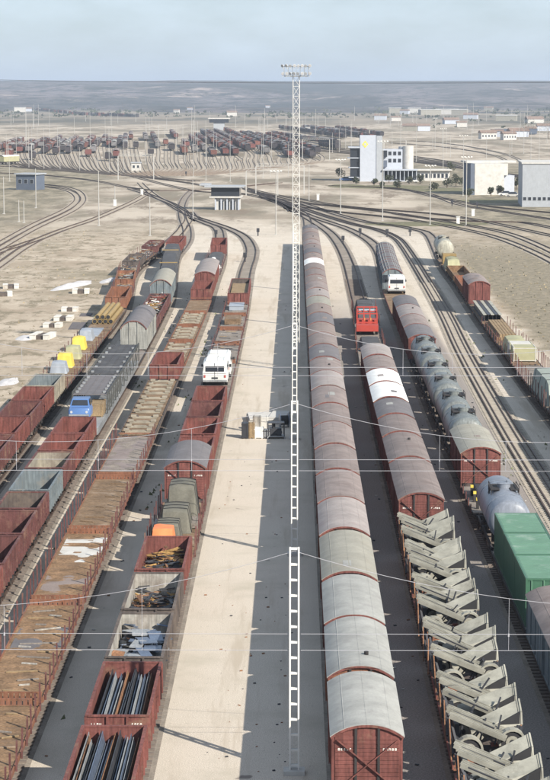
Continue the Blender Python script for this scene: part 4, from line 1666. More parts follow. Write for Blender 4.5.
# dunnage, planks and cradles on flats
def cradles(t, n, label, m_=MATS['pale_cradle_timber'] if 'pale_cradle_timber' in MATS else mat('pale_cradle_timber', (.27, .245, .20), rough=.9, var=.3)):
    L = t['_l']
    def cr_(b):
        b.box(-1.05, 1.05, -.16, .16, 0, .14)
        b.box(-1.15, -.72, -.2, .2, .14, .30)
        b.box(.72, 1.15, -.2, .2, .14, .30)
        b.box(-.5, .5, -.1, .1, .14, .20)
    me = cached('cradle', cr_, 'cradle', m_)
    for k in range(n):
        part('cradle', me, t, (random.uniform(-.05, .05), -L / 2 + L * (k + .5) / n + random.uniform(-.2, .2), 1.182), (0, 0, R(random.uniform(-3, 3))))


for t_ in b3:
    cradles(t_, 4 if t_['_l'] < 13 else 5, '')


def loose_planks(t, n, seed, label, mats_, z=1.185, W=1.2):
    rr = random.Random(seed)
    L = t['_l'] / 2 - .6
    for k in range(n):
        ln = rr.uniform(.5, 1.9)
        b = MB()
        b.box(-ln / 2, ln / 2, -.055, .055, 0, .06)
        x = rr.uniform(-W + ln / 2, W - ln / 2) if ln / 2 < W else 0
        y = -L + 2 * L * (k + rr.random()) / n
        solo('timber_baulk', b.mesh('timber_baulk', mats_[k % len(mats_)]), f'loose timber baulk, {ordn(k)} from near end on {label}', 'timber', on(t, x, y, z), t.rotation_euler.z + R(rr.uniform(-28, 28)),
             'loose timber on flat wagons')


loose_planks(fl3[0], 13, 5, 'the nearest brown flat', [M_TIMB, M_SLAT3, M_SLAT])
loose_planks(fl3[1], 15, 6, 'the second brown flat', [M_TIMB, M_OPENW, M_SLAT3])
loose_planks(fl3[3], 5, 7, 'the bare brown flat', [M_SLAT])
for i, t_ in enumerate(pl):
    loose_planks(t_, 9, 20 + i, f'{ordn(i)} grey flat behind vans', [M_TIMB, M_SLAT3, M_OPENW, M_STDK], W=1.2)
# stains on decks: thin layers of lime and blue dust lying on the planks
def dust(t, y0, y1, m_, label, seed, W=1.25):
    b = MB()
    n, k = 26, 12
    idx = {}
    for i in range(n + 1):
        for j in range(k + 1):
            x, y = -W + 2 * W * j / k, y0 + (y1 - y0) * i / n
            z = .055 * (noise.noise(Vector((x * .9, y * .6, seed))) + .42 - .55 * max(0, abs(2 * i / n - 1) - .6) / .4)
            b.v.append((x, y, z - .022))
    for i in range(n):
        for j in range(k):
            a = i * (k + 1) + j
            b.f.append((a, a + 1, a + k + 2, a + k + 1))
            b.m.append(0)
    solo('spilled_powder', b.mesh('spilled_powder', m_), label, 'spilled powder', on(t, 0, 0, 1.182), t.rotation_euler.z, kind='stuff')


Lf = fl3[2]['_l'] / 2
dust(fl3[2], Lf - 8.5, Lf - .6, M_CONC, 'white lime spilled over planks of the third brown flat wagon', 3)
dust(fl3[2], -Lf + 2, -Lf + 7, ROOF['brown'], 'brownish dust on the near planks of the third brown flat wagon', 5)
dust(fl3[1], Lf - 10, Lf - 5, ROOF['dark'], 'dull bluish stains over planks of the second brown flat wagon', 7)
dust(fl3[4], -Lf + 1, Lf - 1, ROOF['pink'], 'pinkish dust over the planks of the fifth brown flat wagon', 9)

b = MB()
b.box(-.9, .9, -2.5, 2.5, 0, .5)
b.box(-.95, .95, -2.55, 2.55, .5, .55)
solo('sheet_stack', b.mesh('sheet_stack', M_BLT), 'blue grey sheet stack near the far end of train beside gravel', 'sheet stack', on(pl[3], 0, 2, 1.185), pl[3].rotation_euler.z)
b = MB()
b.box(-1.1, 1.1, -9, 9, 0, .9)
solo('brown_cargo', b.mesh('brown_cargo', M_TIMB), 'tan boxed cargo in the dark rimmed open wagon', 'cargo', on(w4b, 0, 0, 1.185), w4b.rotation_euler.z)
crate(1.9, 5, .7, M_SLAT, on(pl[2], 0, 0, 1.185), pl[2].rotation_euler.z, 'low brown crate on grey flat wagon behind vans')

# white cone on train 3
b = MB()
b.tube((0, 0, 0), (0, 0, 1.7), 1.25, 20, r2=.25)
solo('white_cone', b.mesh('white_cone', M_WHITE, smooth=True), 'white cone shaped hopper riding on far flat wagon', 'cone', on(cone3, .1, -9, 1.185), 0)
sheeted(cone3, 0, 6, 20, 2.4, 1.0, M_DTARP, 'grey sheeted load behind the white cone', 81, ropes=False)

# loads on train 9
for i, t_ in enumerate(tp9):
    sheeted(t_, 0, 0, t_['_l'] - .4, 2.7, 2.0, mat('grey_green_tarpaulin', (.26, .29, .26), rough=.7, var=.12), f'long grey green sheeted load at right edge, {["nearer", "farther"][i]} one', 90 + i, peak=.96)
crate(2.4, 2.6, 1.5, M_PYEL, on(cr9, 0, -6.5, 1.185), cr9.rotation_euler.z, 'pale yellow crate nearest on the rightmost train', batten=True, bm=M_CONC, group='pale crates on the rightmost train')
crate(2.4, 2.6, 1.5, M_CONC, on(cr9, -.05, -3.2, 1.185), cr9.rotation_euler.z, 'whitish crate right behind the pale yellow one', bm=M_PYEL, group='pale crates on the rightmost train')
sheeted(cr9, 0, 3.5, 6, 2.4, 1.3, M_PYEL, 'pale yellow sheeted load behind the crates on rightmost train', 95, ropes=False)
for k in range(7):
    b = MB()
    b.box(-.15, .15, -8.6, 8.6, 0, .3)
    solo('timber_beam', b.mesh('timber_beam', M_TIMB if k % 2 else M_SLAT2), f'lower brown timber beam, {ordn(k)} from left, on rightmost train', 'timber beam',
         on(ti9, -1.05 + .35 * k, 0, 1.185), ti9.rotation_euler.z, 'long timber beams on the rightmost train')
for k in range(5):
    b = MB()
    b.box(-.15, .15, -8.2, 8.2, 0, .3)
    solo('timber_beam', b.mesh('timber_beam', M_TIMB), f'upper brown timber beam, {ordn(k)} from left, on rightmost train', 'timber beam',
         on(ti9, -.7 + .35 * k, .3, 1.486), ti9.rotation_euler.z, 'upper timber beams on the rightmost train')
for k in range(5):
    def ib(b):
        b.box(-.2, .2, -9.3, 9.3, 0, .04, 1)
        b.box(-.02, .02, -9.3, 9.3, .04, .75, 1)
        b.box(-.2, .2, -9.3, 9.3, .75, .80, 0)
    solo('steel_beam', cached('ibeam', ib, 'steel_beam', [M_TANKC if k % 2 == 0 else M_STDK, M_STDK]), f'tall steel beam, {ordn(k)} from left, before the tall red wagon', 'steel beam',
         on(be9, -.95 + .47 * k, -.4 + .3 * (k % 2), 1.185), be9.rotation_euler.z, 'steel beams on the rightmost train')
sheeted(ye9, 0, -5, 8, 2.4, 1.6, M_PYEL, 'pale yellow sheeted load next to the cream tank wagon', 96)
crate(2.2, 3, 1.6, M_PIPE, on(ye9, 0, 3.5, 1.185), ye9.rotation_euler.z, 'ochre crate before the cream tank wagon')

# red machine on train 6: a small mobile crane with open cab frames
mt = thing('red_machine', 'bright red open framed machine riding on the dark flat wagon', 'machine', on(fl_m, -.1, -1.0, 1.185), fl_m.rotation_euler.z)
b = MB()
b.box(-1.25, 1.25, -3.6, -1.4, .45, 1.15)
b.box(-1.25, 1.25, -1.4, 3.6, .45, .65)
part('chassis', b.mesh('chassis', M_VRED), mt)
for yy, zt_ in ((-1.35, 2.2), (1.4, 2.7)):
    b = MB()
    for x in (-1.15, -.35, .35, 1.15):
        b.box(x - .06, x + .06, yy - .06, yy + .06, .65, zt_)
    b.box(-1.2, 1.2, yy - .07, yy + .07, zt_, zt_ + .14)
    b.box(-1.2, 1.2, yy - .05, yy + .05, 1.2, 1.32)
    part('guard_frame', b.mesh('guard_frame', M_VRED), mt)
b = MB()
b.box(-1.1, 1.1, -.9, 1.2, .65, 1.5)
part('engine_cover', b.mesh('engine_cover', M_VRED), mt)
b = MB()
b.box(-1.1, 1.1, 1.5, 3.3, 2.2, 2.32)
b.box(-1.15, -1.05, 1.45, 3.4, .65, 2.2)
b.box(1.05, 1.15, 1.45, 3.4, .65, 2.2)
part('cab', b.mesh('cab', M_VRED), mt)
b = MB()
b.box(-.9, .9, 1.6, 3.1, 2.325, 2.36)
part('cab_glass', b.mesh('cab_glass', M_LAMPG), mt)
for x in (-.35, .35):
    b = MB()
    b.tube((x, -1.3, 1.5), (x, -1.3, 1.8), .1, 10)
    part('lamp', b.mesh('lamp', M_YEL), mt)
wheel_parts(mt, (-1.05, 1.05), (-2.5, 2.6), r=.45, w_=.3)
sheeted(fl_b, 0, -1, fl_b['_l'] - 3, 2.4, .7, M_DTARP, 'low charcoal sheeted load in front of the red machine', 97, ropes=False)
sheeted(fl_c, 0, 0, fl_c['_l'] - 1, 2.5, 1.5, M_DTARP, 'long charcoal sheeted load behind the red machine', 98, peak=.96)

# yellow-tipped fittings on black flat of train 7
for k in range(6):
    b = MB()
    b.box(-.09, .09, -.12, .12, 0, .55, 0)
    b.box(-.1, .1, -.13, .13, .55, .72, 1)
    part('fitting', b.mesh('fitting', [M_FRAME, M_YEL]), blk, (-1.0 if k % 2 else 1.0, -3.5 + 1.5 * (k // 2) * 1.6, 1.182))
crate(1.6, 3.4, .6, M_STDK, on(blk, 0, .8, 1.185), blk.rotation_euler.z, 'low black machinery case on the flat before the tan roof')


# green containers
def container(loc, rz, label):
    t = thing('container', label, 'container', loc, rz, 'green containers on the right')
    L, W, Hh = 5.85, 2.5, 2.55
    b = MB()
    b.box(-W / 2 + .05, W / 2 - .05, -L / 2 + .04, L / 2 - .04, .12, Hh - .05)
    part('body', b.mesh('body', M_GREEN), t)
    for s_ in (-1, 1):
        b = MB()
        n = 22
        for k in range(n):
            y = -L / 2 + .12 + (L - .24) * k / n
            b.box(min(s_ * (W / 2 - .05), s_ * (W / 2 - .005)), max(s_ * (W / 2 - .05), s_ * (W / 2 - .005)), y, y + (L - .24) / n * .55, .16, Hh - .12)
        part('side_panel', b.mesh('side_panel', M_GREEN), t)
        b = MB()
        for x in (-.95, -.32, .32, .95):
            b.tube((x, s_ * (L / 2 - .01), .15), (x, s_ * (L / 2 - .01), Hh - .1), .03, 6)
        b.box(-.012, .012, min(s_ * (L / 2 - .04), s_ * (L / 2 - .02)), max(s_ * (L / 2 - .04), s_ * (L / 2 - .02)), .15, Hh - .1)
        part('door_bars', b.mesh('door_bars', M_GREENR), t)
    b = MB()
    for x in (-1, 1):
        for y in (-1, 1):
            b.box(x * (W / 2 - .05) - .05, x * (W / 2 - .05) + .05, y * (L / 2 - .05) - .05, y * (L / 2 - .05) + .05, 0, Hh)
    for z0, z1 in ((.02, .16), (Hh - .12, Hh - .002)):
        for x in (-1, 1):
            b.box(x * (W / 2 - .048) - .045, x * (W / 2 - .048) + .045, -L / 2 + .1, L / 2 - .1, z0, z1)
        for y in (-1, 1):
            b.box(-W / 2 + .1, W / 2 - .1, y * (L / 2 - .048) - .045, y * (L / 2 - .048) + .045, z0, z1)
    part('corner_frame', b.mesh('corner_frame', M_GREEN), t)
    b = MB()
    b.box(-W / 2 + .09, W / 2 - .09, -L / 2 + .09, L / 2 - .09, Hh - .05, Hh - .02)
    for k in range(14):
        y = -L / 2 + .3 + (L - .6) * k / 14
        b.box(-W / 2 + .15, W / 2 - .15, y, y + .2, Hh - .02, Hh - .005)
    part('roof_panel', b.mesh('roof_panel', M_GREENR), t)
    return t


for k in range(3):
    container(on(ct_flat, 0, -6.05 + 6.0 * k - .3, 1.195), ct_flat.rotation_euler.z,
              ['nearest green container, top of its door end in view', 'middle one of the three green containers', 'farthest green container, next to the blue grey tank'][k])


# folded trailers on train 6
def folded_trailer(loc, rz, label, flip=1, seed=0):
    rr = random.Random(seed)
    t = thing('folded_trailer', label, 'folded trailer', loc, rz, 'folded pale trailers on the flat wagons')
    f = flip

    def girder(b, p, q, wd, th):
        # flat-topped girder with raised edge ribs
        p, q = Vector(p), Vector(q)
        b.bar(p, q, wd, th, m=0)
        up = Vector((0, 0, th / 2 + .03))
        for o_ in (-wd / 2 + .04, -.06, wd / 2 - .04):
            off = Vector((-(q - p).y, (q - p).x, 0)).normalized() * o_
            b.bar(p + up + off, q + up + off, .05, .07, m=0)
        for o_ in (-wd / 4, wd / 4 - .03):
            off = Vector((-(q - p).y, (q - p).x, 0)).normalized() * o_
            b.bar(p + Vector((0, 0, th / 2 + .004)) + off, q + Vector((0, 0, th / 2 + .004)) + off, .085, .01, m=1)  # dark strips painted as shade lines between the ribs
    b = MB()
    for q in range(4):
        xq = rr.uniform(-1.2, .6)
        b.bar((xq, rr.uniform(-1.2, .4), rr.uniform(.2, .6)), (xq + rr.uniform(.3, .9), rr.uniform(-.6, 1.0), rr.uniform(.9, 1.55)), .06)
    b.bar((-1.35 * f, .2, 1.72), (.3 * f, -.35, 1.12), .05)
    part('ram', b.mesh('ram', M_STDK), t, kind='stuff')
    b = MB()
    b.bar((-1.56, -1.0, .0), (-1.56, -.2, 1.55), .05)
    b.bar((1.52, -.6, .0), (1.58, .7, .95), .05)
    part('lashing', b.mesh('lashing', M_RUST), t, kind='stuff')
    for q in ((0, 1) if seed % 3 != 1 else (0,)):
        b = MB()
        girder(b, (-1.5 * f, .95 - .95 * q, 1.62), (.75 * f, .25 - .95 * q, .80), .50, .16)
        part('long_arm', b.mesh('long_arm', [M_TRAIL, M_STDK]), t)
    # wedge-shaped box rising to the far side, its dark open end painted in black
    b = MB()
    x0, x1 = -.55 * f, 1.62 * f
    if seed % 3 == 1:
        x0 = -.9 * f
    A = [(x0, .45, .25), (x0, 1.15, .25), (x0, 1.15, .95), (x0, .45, .70)]
    B = [(x1, .75, .95), (x1, 1.5, .95), (x1, 1.65, 1.80), (x1, .95, 1.42)]
    for k in range(4):
        j = (k + 1) % 4
        b.quad(A[k], A[j], B[j], B[k])
    b.quad(*A)
    xi = x1 - .12 * f
    b.quad(*[(xi, y, z) for x, y, z in B], m=1)
    part('wedge_box', b.mesh('wedge_box', [M_TRAIL, M_BLACK]), t)
    b = MB()
    for a, c in zip(B, B[1:] + B[:1]):
        b.bar(a, c, .07, m=0)
    part('end_rim', b.mesh('end_rim', M_TRAIL), t)
    b = MB()
    b.prism_y([(x1 * .36, .98), (x1 * .99, .98), (x1 * .99, 1.50)], .58, .66)
    part('dark_hollow', b.mesh('dark_hollow', M_BLACK), t, rot=(0, 0, R(6)))  # black plate painted as the shaded hollow of the wedge's open end
    # wheels lying across the wagon, with arched mudguards
    for wx, wy, wz in ((1.02 * f, -.42, .58), (-.85 * f, -1.15, .50)):
        b = MB()
        b.tube((wx, wy - .13, wz), (wx, wy + .13, wz), .46, 20)
        q = part('wheel', b.mesh('wheel', M_BLACK, smooth=True), t)
        b = MB()
        b.tube((wx, wy - .15, wz), (wx, wy + .15, wz), .27, 14)
        b.tube((wx, wy - .17, wz), (wx, wy - .15, wz), .12, 10, m=1)
        part('rim', b.mesh('rim', [M_TRAIL, M_STDK]), q)
        b = MB()
        prev = None
        for k in range(12):
            a = math.pi * (-.08 + 1.16 * k / 11)
            c = (wx + .57 * math.cos(a), wz + .57 * math.sin(a))
            if prev:
                b.quad((prev[0], wy - .2, prev[1]), (c[0], wy - .2, c[1]), (c[0], wy + .2, c[1]), (prev[0], wy + .2, prev[1]))
                b.quad((prev[0], wy - .2, prev[1]), (c[0], wy - .2, c[1]), (wx + (c[0] - wx) * .84, wy - .2, wz + (c[1] - wz) * .84),
                       (wx + (prev[0] - wx) * .84, wy - .2, wz + (prev[1] - wz) * .84))
            prev = c
        part('mudguard', b.mesh('mudguard', M_TRAIL), t)
    b = MB()
    b.box(-1.35, 1.35, -.12, .06, .0, .30)
    b.box(-1.30, -1.10, .1, .9, .0, 1.2)
    b.bar((-1.2 * f, -.9, .1), (-1.5 * f, .3, 1.5), .10)
    b.bar((-1.45 * f, -.6, .1), (-1.5 * f, .7, 1.3), .10)
    b.bar((.9 * f, .1, .15), (1.45 * f, .6, .95), .10)
    b.bar((1.3 * f, -.3, .05), (1.55 * f, .3, 1.0), .10)
    b.box(1.15, 1.5, -.2, .5, 0, .8)
    part('axle_frame', b.mesh('axle_frame', M_STDK), t)
    b = MB()
    b.box(.2, 1.1, -.2, -.05, .3, .45)
    part('coupling', b.mesh('coupling', RED[0]), t)
    return t


k = 0
for wi, t_ in enumerate(tr_flats):
    L = t_['_l']
    n = 3
    for j in range(n):
        dx, dy = random.uniform(-.08, .08), random.uniform(-.12, .12)
        folded_trailer(on(t_, dx, -L / 2 + .9 + (L - 1.2) * (j + .35) / n + dy, 1.185), t_.rotation_euler.z + R(random.uniform(-7, 7)),
                       f'folded pale trailer, {ordn(k)} up from the bottom of its train', 1, k)
        k += 1

# ------------------------------------------------------------------ masts and wires
def lattice_mast(y, hgt, label, x=0.0, wd=.365, full=True, name='lattice_mast'):
    t = thing(name, label, 'mast', (x, y, 0), 0, 'lattice masts along the gravel')

    def leg(b):
        b.box(-.035, .035, -.09, .09, 0, hgt)
    me = cached(('mleg', hgt), leg, 'leg', M_MAST)
    for s_ in (-1, 1):
        part('leg', me, t, (s_ * wd / 2, 0, 0))

    def rung(b):
        b.box(-wd / 2 + .035, wd / 2 - .035, -.055, .055, -.042, .042)
    me = cached(('mrung', wd), rung, 'rung', M_MAST)
    b = MB()
    nr = int(hgt / .64)
    for k in range(nr):
        z0 = .35 + k * (hgt - .4) / (nr - 1)
        b.box(-wd / 2 + .035, wd / 2 - .035, .125, .155, z0 - .03, z0 + .03)
    for s_ in (-1, 1):
        b.box(s_ * wd / 2 - .03, s_ * wd / 2 + .03, .12, .16, 0, hgt)
    part('rear_bracing', b.mesh('rear_bracing', M_POLE), t, kind='stuff')
    n = int(hgt / .64)
    for k in range(n):
        part('rung', me, t, (0, 0, .35 + k * (hgt - .4) / (n - 1)))
    b = MB()
    b.box(-.45, .45, -.35, .35, 0, .18)
    part('footing', b.mesh('footing', M_CONC), t)
    return t


def wire(b, pts, r=.02, n=5, m=0):
    for a, c in zip(pts, pts[1:]):
        b.tube(a, c, r, n, m=m, cap=False)


MY = [Yz(91.6, 0), Yz(135, 0), Yz(180.5, 0), Yz(225, 0), Yz(270, 0), Yz(318, 0)]
mlab = ['nearest white lattice mast standing in the shaded gravel', 'second white lattice mast behind the nearest one', 'third white lattice mast behind equipment',
        'fourth white lattice mast in line', 'fifth white lattice mast in line', 'sixth white lattice mast in line']
for i, y in enumerate(MY):
    lattice_mast(y, 9.75, mlab[i])
    if i > 2:
        continue
    rad = .011 + .0035 * i
    tw = thing('span_wires', ['nearest set of wires spanning all tracks from mast top', 'second set of wires spanning the tracks', 'third set of wires spanning the tracks',
                              'fourth set of wires spanning the tracks', 'fifth set of wires spanning the tracks', 'sixth set of wires spanning the tracks'][i],
               'overhead wires', (0, y, 0), 0, 'wire spans across the yard')
    for s_ in (-1, 1):
        XE = 31.0
        b = MB()
        pts = []
        for k in range(25):
            f = k / 24
            pts.append((s_ * XE * f, 0, 9.6 - 2.45 * 4 * f * (1 - f)))
        wire(b, pts, rad)
        part('carrier_wire', b.mesh('carrier_wire', M_WIRE), tw)
        for z in (6.05, 5.35):
            b = MB()
            wire(b, [(s_ * .27, 0, z), (s_ * XE, 0, z)], rad)
            part('cross_wire', b.mesh('cross_wire', M_WIRE), tw)
        for xx in ((-6.4, -12.2, -17.3, -22.7) if s_ < 0 else (9.0, 13.1, 18.5, 23.5)):
            f = abs(xx) / XE
            b = MB()
            wire(b, [(xx, 0, 5.35), (xx, 0, 9.6 - 9.8 * f * (1 - f))], rad * .9)
            b.box(xx - .03, xx + .03, -.03, .03, 5.95, 6.08)
            part('dropper', b.mesh('dropper', M_WIRE), tw)
        lattice_mast(y, 9.75, f"outer lattice mast at the {['left', 'right'][s_ > 0]} end of the {ordn(i)} wire span", x=s_ * 31.2)

# the tall floodlight mast
fy = Yz(228, 0)
hm = thing('floodlight_mast', 'very tall slender lattice mast topped with a ring of floodlights', 'floodlight mast', (.12, fy, 0))
HT = 30.4


def hw_(z):
    return .36 - .03 * z / HT


for sx in (-1, 1):
    for sy in (-1, 1):
        b = MB()
        b.bar((sx * .36, sy * .36, 0), (sx * .33, sy * .33, HT), .055)
        part('leg', b.mesh('leg', M_MAST), hm)
b = MB()
nz = 30
for k in range(nz):
    z0, z1 = k * HT / nz, (k + 1) * HT / nz
    for sx, sy, ex, ey in ((-1, -1, 1, -1), (1, -1, 1, 1), (1, 1, -1, 1), (-1, 1, -1, -1)):
        h_ = hw_(z0)
        if k % 2:
            sx, sy, ex, ey = ex, ey, sx, sy
        b.bar((sx * h_, sy * h_, z0), (ex * h_, ey * h_, z1), .028)
        b.bar((sx * h_, sy * h_, z1), (ex * h_, ey * h_, z1), .028)
part('lattice_bracing', b.mesh('lattice_bracing', M_MAST), hm, kind='stuff')
b = MB()
b.box(-1.25, 1.25, -.75, .75, HT, HT + .08)
for sy in (-.75, .75):
    b.box(-1.25, 1.25, sy - .03, sy + .03, HT + 1.0, HT + 1.06)
    for k in range(7):
        x = -1.25 + 2.5 * k / 6
        b.box(x - .025, x + .025, sy - .025, sy + .025, HT + .08, HT + 1.0)
part('platform', b.mesh('platform', M_STGR), hm)


def flood(b):
    b.tube((0, -.10, 0), (0, .08, 0), .17, 14, m=0, r2=.09)
    b.tube((0, -.11, 0), (0, -.10, 0), .15, 14, m=1)
    b.box(-.02, .02, 0, .04, -.4, 0, m=0)


mf = cached('flood', flood, 'floodlight', [M_MAST, M_LAMPG], smooth=True)
for row in (0, 1):
    for k in range(8):
        x = -1.4 + 2.8 * k / 7
        part('floodlight', mf, hm, (x, -.85 if k % 2 else .5, HT + .32 + row * .80), (R(18), 0, R(random.uniform(-35, 35))))

# a long power cable at camera level between two far pylons
b = MB()
pa, pb = P(-60, 76.5, 30) if False else Vector((-60, 420, 31.4)), Vector((62, 420, 31.0))
pts = []
for k in range(31):
    f = k / 30
    p = pa.lerp(pb, f)
    p.z -= .45 * 4 * f * (1 - f)
    pts.append(p - pa)
wire(b, pts, .035)
solo('power_cable', b.mesh('power_cable', M_FRAME), 'thin dark cable strung high across the whole view', 'cable', pa)
for x, z in ((-60, 31.4), (62, 31.0)):
    b = MB()
    b.tube((0, 0, 0), (0, 0, z + .1), .22, 10, r2=.12)
    solo('cable_pole', b.mesh('cable_pole', M_POLE), 'tall plain pole holding the high cable ' + ('left' if x < 0 else 'right') + ' of view', 'pole', (x, 420, 0))

# ------------------------------------------------------------------ equipment on the gravel strip
gx = P(252, 419, 0)


def plate_stack(px, py, W, L, n, m_, label, rz=0, z0=0, th=.13, name='slab_stack'):
    t = thing(name, label, 'slab stack', P(px, py, 0) + Vector((0, 0, z0)), rz)

    def sl(b):
        b.box(-W / 2, W / 2, -L / 2, L / 2, 0, th - .02)
    me = cached((name, W, L, th), sl, 'slab', m_)
    for k in range(n):
        part('slab', me, t, (random.uniform(-.05, .05), random.uniform(-.05, .05), .0 + k * th))
    return t


plate_stack(261, 421, 2.3, 4.2, 4, M_CONC, 'left stack of pale slabs behind the machinery on gravel', R(4))
plate_stack(279, 421, 1.5, 4.0, 5, M_CONC, 'right stack of pale slabs behind the machinery on gravel', R(-6))
for px, py, W, L, Hh, m_, lab in (
        (245, 438, .55, .9, 1.3, M_STDK, 'dark upright drum case at left of gravel equipment'),
        (251.5, 438, .5, .7, 1.3, M_TIMB, 'tan upright crate beside the dark case'),
        (259, 438, .75, .7, .9, M_WHITE, 'white box in the gravel equipment row'),
        (266, 438, .6, .7, .75, M_STGR, 'small grey box right of the white box'),
        (257, 430, .7, .8, 1.2, M_OPENW, 'pale grey crate behind the white box'),
        (264, 429, .7, .8, 1.1, M_CONC, 'pale crate in the second row of equipment')):
    crate(W, L, Hh, m_, P(px, py, 0), R(random.uniform(-5, 5)), lab, group='equipment boxes on the gravel strip', bm=M_STDK if m_ in (M_STDK, M_STGR) else m_)
gm = thing('generator', 'dark small engine machine with frame on the gravel', 'machine', P(276, 438, 0), R(3))
b = MB()
b.box(-.7, .7, -.5, .5, .15, .25)
b.box(-.75, -.65, -.55, .55, 0, .2)
b.box(.65, .75, -.55, .55, 0, .2)
part('skid', b.mesh('skid', M_STGR), gm)
b = MB()
b.box(-.5, .45, -.3, .4, .25, .85)
b.tube((-.2, 0, .85), (-.2, 0, 1.25), .14, 12)
b.tube((.25, -.3, .55), (.25, -.45, .55), .25, 14)
part('engine', b.mesh('engine', M_STDK), gm)
b = MB()
for x in (-.68, .68):
    for y in (-.48, .48):
        b.box(x - .03, x + .03, y - .03, y + .03, .2, 1.3)
b.box(-.7, .7, -.52, .52, 1.3, 1.36)
part('canopy_frame', b.mesh('canopy_frame', M_STDK), gm)
gm2 = thing('cable_reel', 'dark cable reel behind the small engine machine', 'cable reel', P(284, 427, 0), R(10))
b = MB()
b.tube((-.4, 0, .6), (-.33, 0, .6), .6, 18)
b.tube((.33, 0, .6), (.4, 0, .6), .6, 18)
part('flange', b.mesh('flange', M_STBL), gm2)
b = MB()
b.tube((-.33, 0, .6), (.33, 0, .6), .42, 16)
part('cable_coil', b.mesh('cable_coil', M_BLACK), gm2)

# small bits on the gravel: stones and scraps
rr = random.Random(77)
b = MB()
for k in range(110):
    p = P(rr.uniform(205, 292), rr.uniform(250, 775), 0)
    s_ = rr.uniform(.02, .07)
    if -5.6 < p.x < 1.2:
        b.bar((p.x - s_, p.y, s_ * .4), (p.x + s_, p.y + s_ * .6, s_ * .5), s_, s_ * .7, m=rr.randrange(2), roll=rr.random())
solo('gravel_debris', b.mesh('gravel_debris', [M_STDK, M_RUST]), 'small dark debris strewn over the pale gravel strip', 'debris', kind='stuff')
rr = random.Random(78)
b = MB()
for k in range(500):
    X = rr.choice([-25.5, -20.1, -15.2, -10.2, 5.4, 10.5, 15.7, 20.9]) + rr.uniform(-.9, .9)
    Y = rr.uniform(70, 330)
    s_ = rr.uniform(.02, .09)
    b.bar((X - s_, Y, s_ * .4), (X + s_, Y + s_ * rr.uniform(-2, 2), s_ * .5), s_, s_ * .6, m=rr.randrange(3), roll=rr.random())
solo('trackside_debris', b.mesh('trackside_debris', [M_STDK, M_RUST, M_CONC]), 'small dark and pale debris lying between the tracks', 'debris', kind='stuff')

rr = random.Random(31)
b = MB()
for k in range(900):
    X = rr.choice([-25.9, -20.0, -15.1, -10.0, 16.2, 20.6]) + rr.gauss(0, .35)
    Y = rr.uniform(75, 330)
    if noise.noise(Vector((X * .4, Y * .08, 5))) < .1:
        continue
    s_ = rr.uniform(.08, .2)
    a = rr.uniform(0, 3.14)
    b.quad((X - math.cos(a) * s_, Y - math.sin(a) * s_, 0), (X + math.cos(a) * s_, Y + math.sin(a) * s_, 0), (X + math.cos(a) * s_ * .5, Y + math.sin(a) * s_ * .5, s_ * 1.4))
solo('trackside_weeds', b.mesh('trackside_weeds', mat('dull_green_weed', (.12, .14, .07), var=.3)), 'small dull green weeds in clumps between the tracks', 'weeds', kind='stuff')
# ------------------------------------------------------------------ left field: white block pairs, felt, sand
for i, (px, py, n, s_) in enumerate(((43, 338, 4, .95), (53, 327, 2, .85), (64, 320, 3, .9), (70, 311, 2, .85), (81, 293, 3, 1.0), (11, 288, 3, .95),
                                     (3, 296, 2, 1.1), (88, 318, 0, 1), (24, 344, 0, 1))):
    if not n:
        continue
    t = thing('block_rack', f"white and dark block rack in the dirt field, {['largest, nearest', 'small, just behind the nearest', 'middle, left of the pipes', 'small, upper middle', 'one beside the grey sand', 'far left one', 'one cut by left edge'][i]}",
              'block rack', P(px, py, 0), R(-8 + i * 3), 'block racks in the dirt field')
    for s2 in (-1, 1):
        b = MB()
        b.box(s2 * .86 * s_ - .36, s2 * .86 * s_ + .36, -.9 * n / 2, .9 * n / 2, 0, .55 * s_)
        b.box(s2 * .86 * s_ - .38, s2 * .86 * s_ + .38, -.9 * n / 2 - .05, .9 * n / 2 + .05, .55 * s_, .62 * s_)
        part('white_block', b.mesh('white_block', M_CHALK), t)
    for q in range(n):
        b = MB()
        b.box(-.46 * s_, .46 * s_, -.38, .38, 0, .5 * s_)
        part('dark_crate', b.mesh('dark_crate', M_OPENB), t, (0, -.8 * (n - 1) / 2 + .8 * q, 0))


def flat_patch(name, px, py, rx, ry, m_, label, h=.25, seed=1, kind=None, rot=0):
    b = MB()
    n, rings = 28, 5
    b.v.append((0, 0, h))
    for r_ in range(1, rings + 1):
        for k in range(n):
            a = 2 * math.pi * k / n
            wob = 1 + .3 * noise.noise(Vector((math.cos(a) * 1.3, math.sin(a) * 1.3, seed)))
            f = r_ / rings
            z = h * (1 - f ** 2) * (1 + .5 * noise.noise(Vector((math.cos(a) * f * 3, math.sin(a) * f * 3, seed)))) if r_ < rings else -.02
            b.v.append((math.cos(a) * rx * f * wob, math.sin(a) * ry * f * wob, z))
    for k in range(n):
        j = (k + 1) % n
        b.f.append((0, 1 + k, 1 + j))
        b.m.append(0)
        for r_ in range(rings - 1):
            a = 1 + r_ * n
            b.f.append((a + k, a + n + k, a + n + j, a + j))
            b.m.append(0)
    return solo(name, b.mesh(name, m_, smooth=True), label, name.replace('_', ' '), P(px, py, 0), rot, kind=kind)


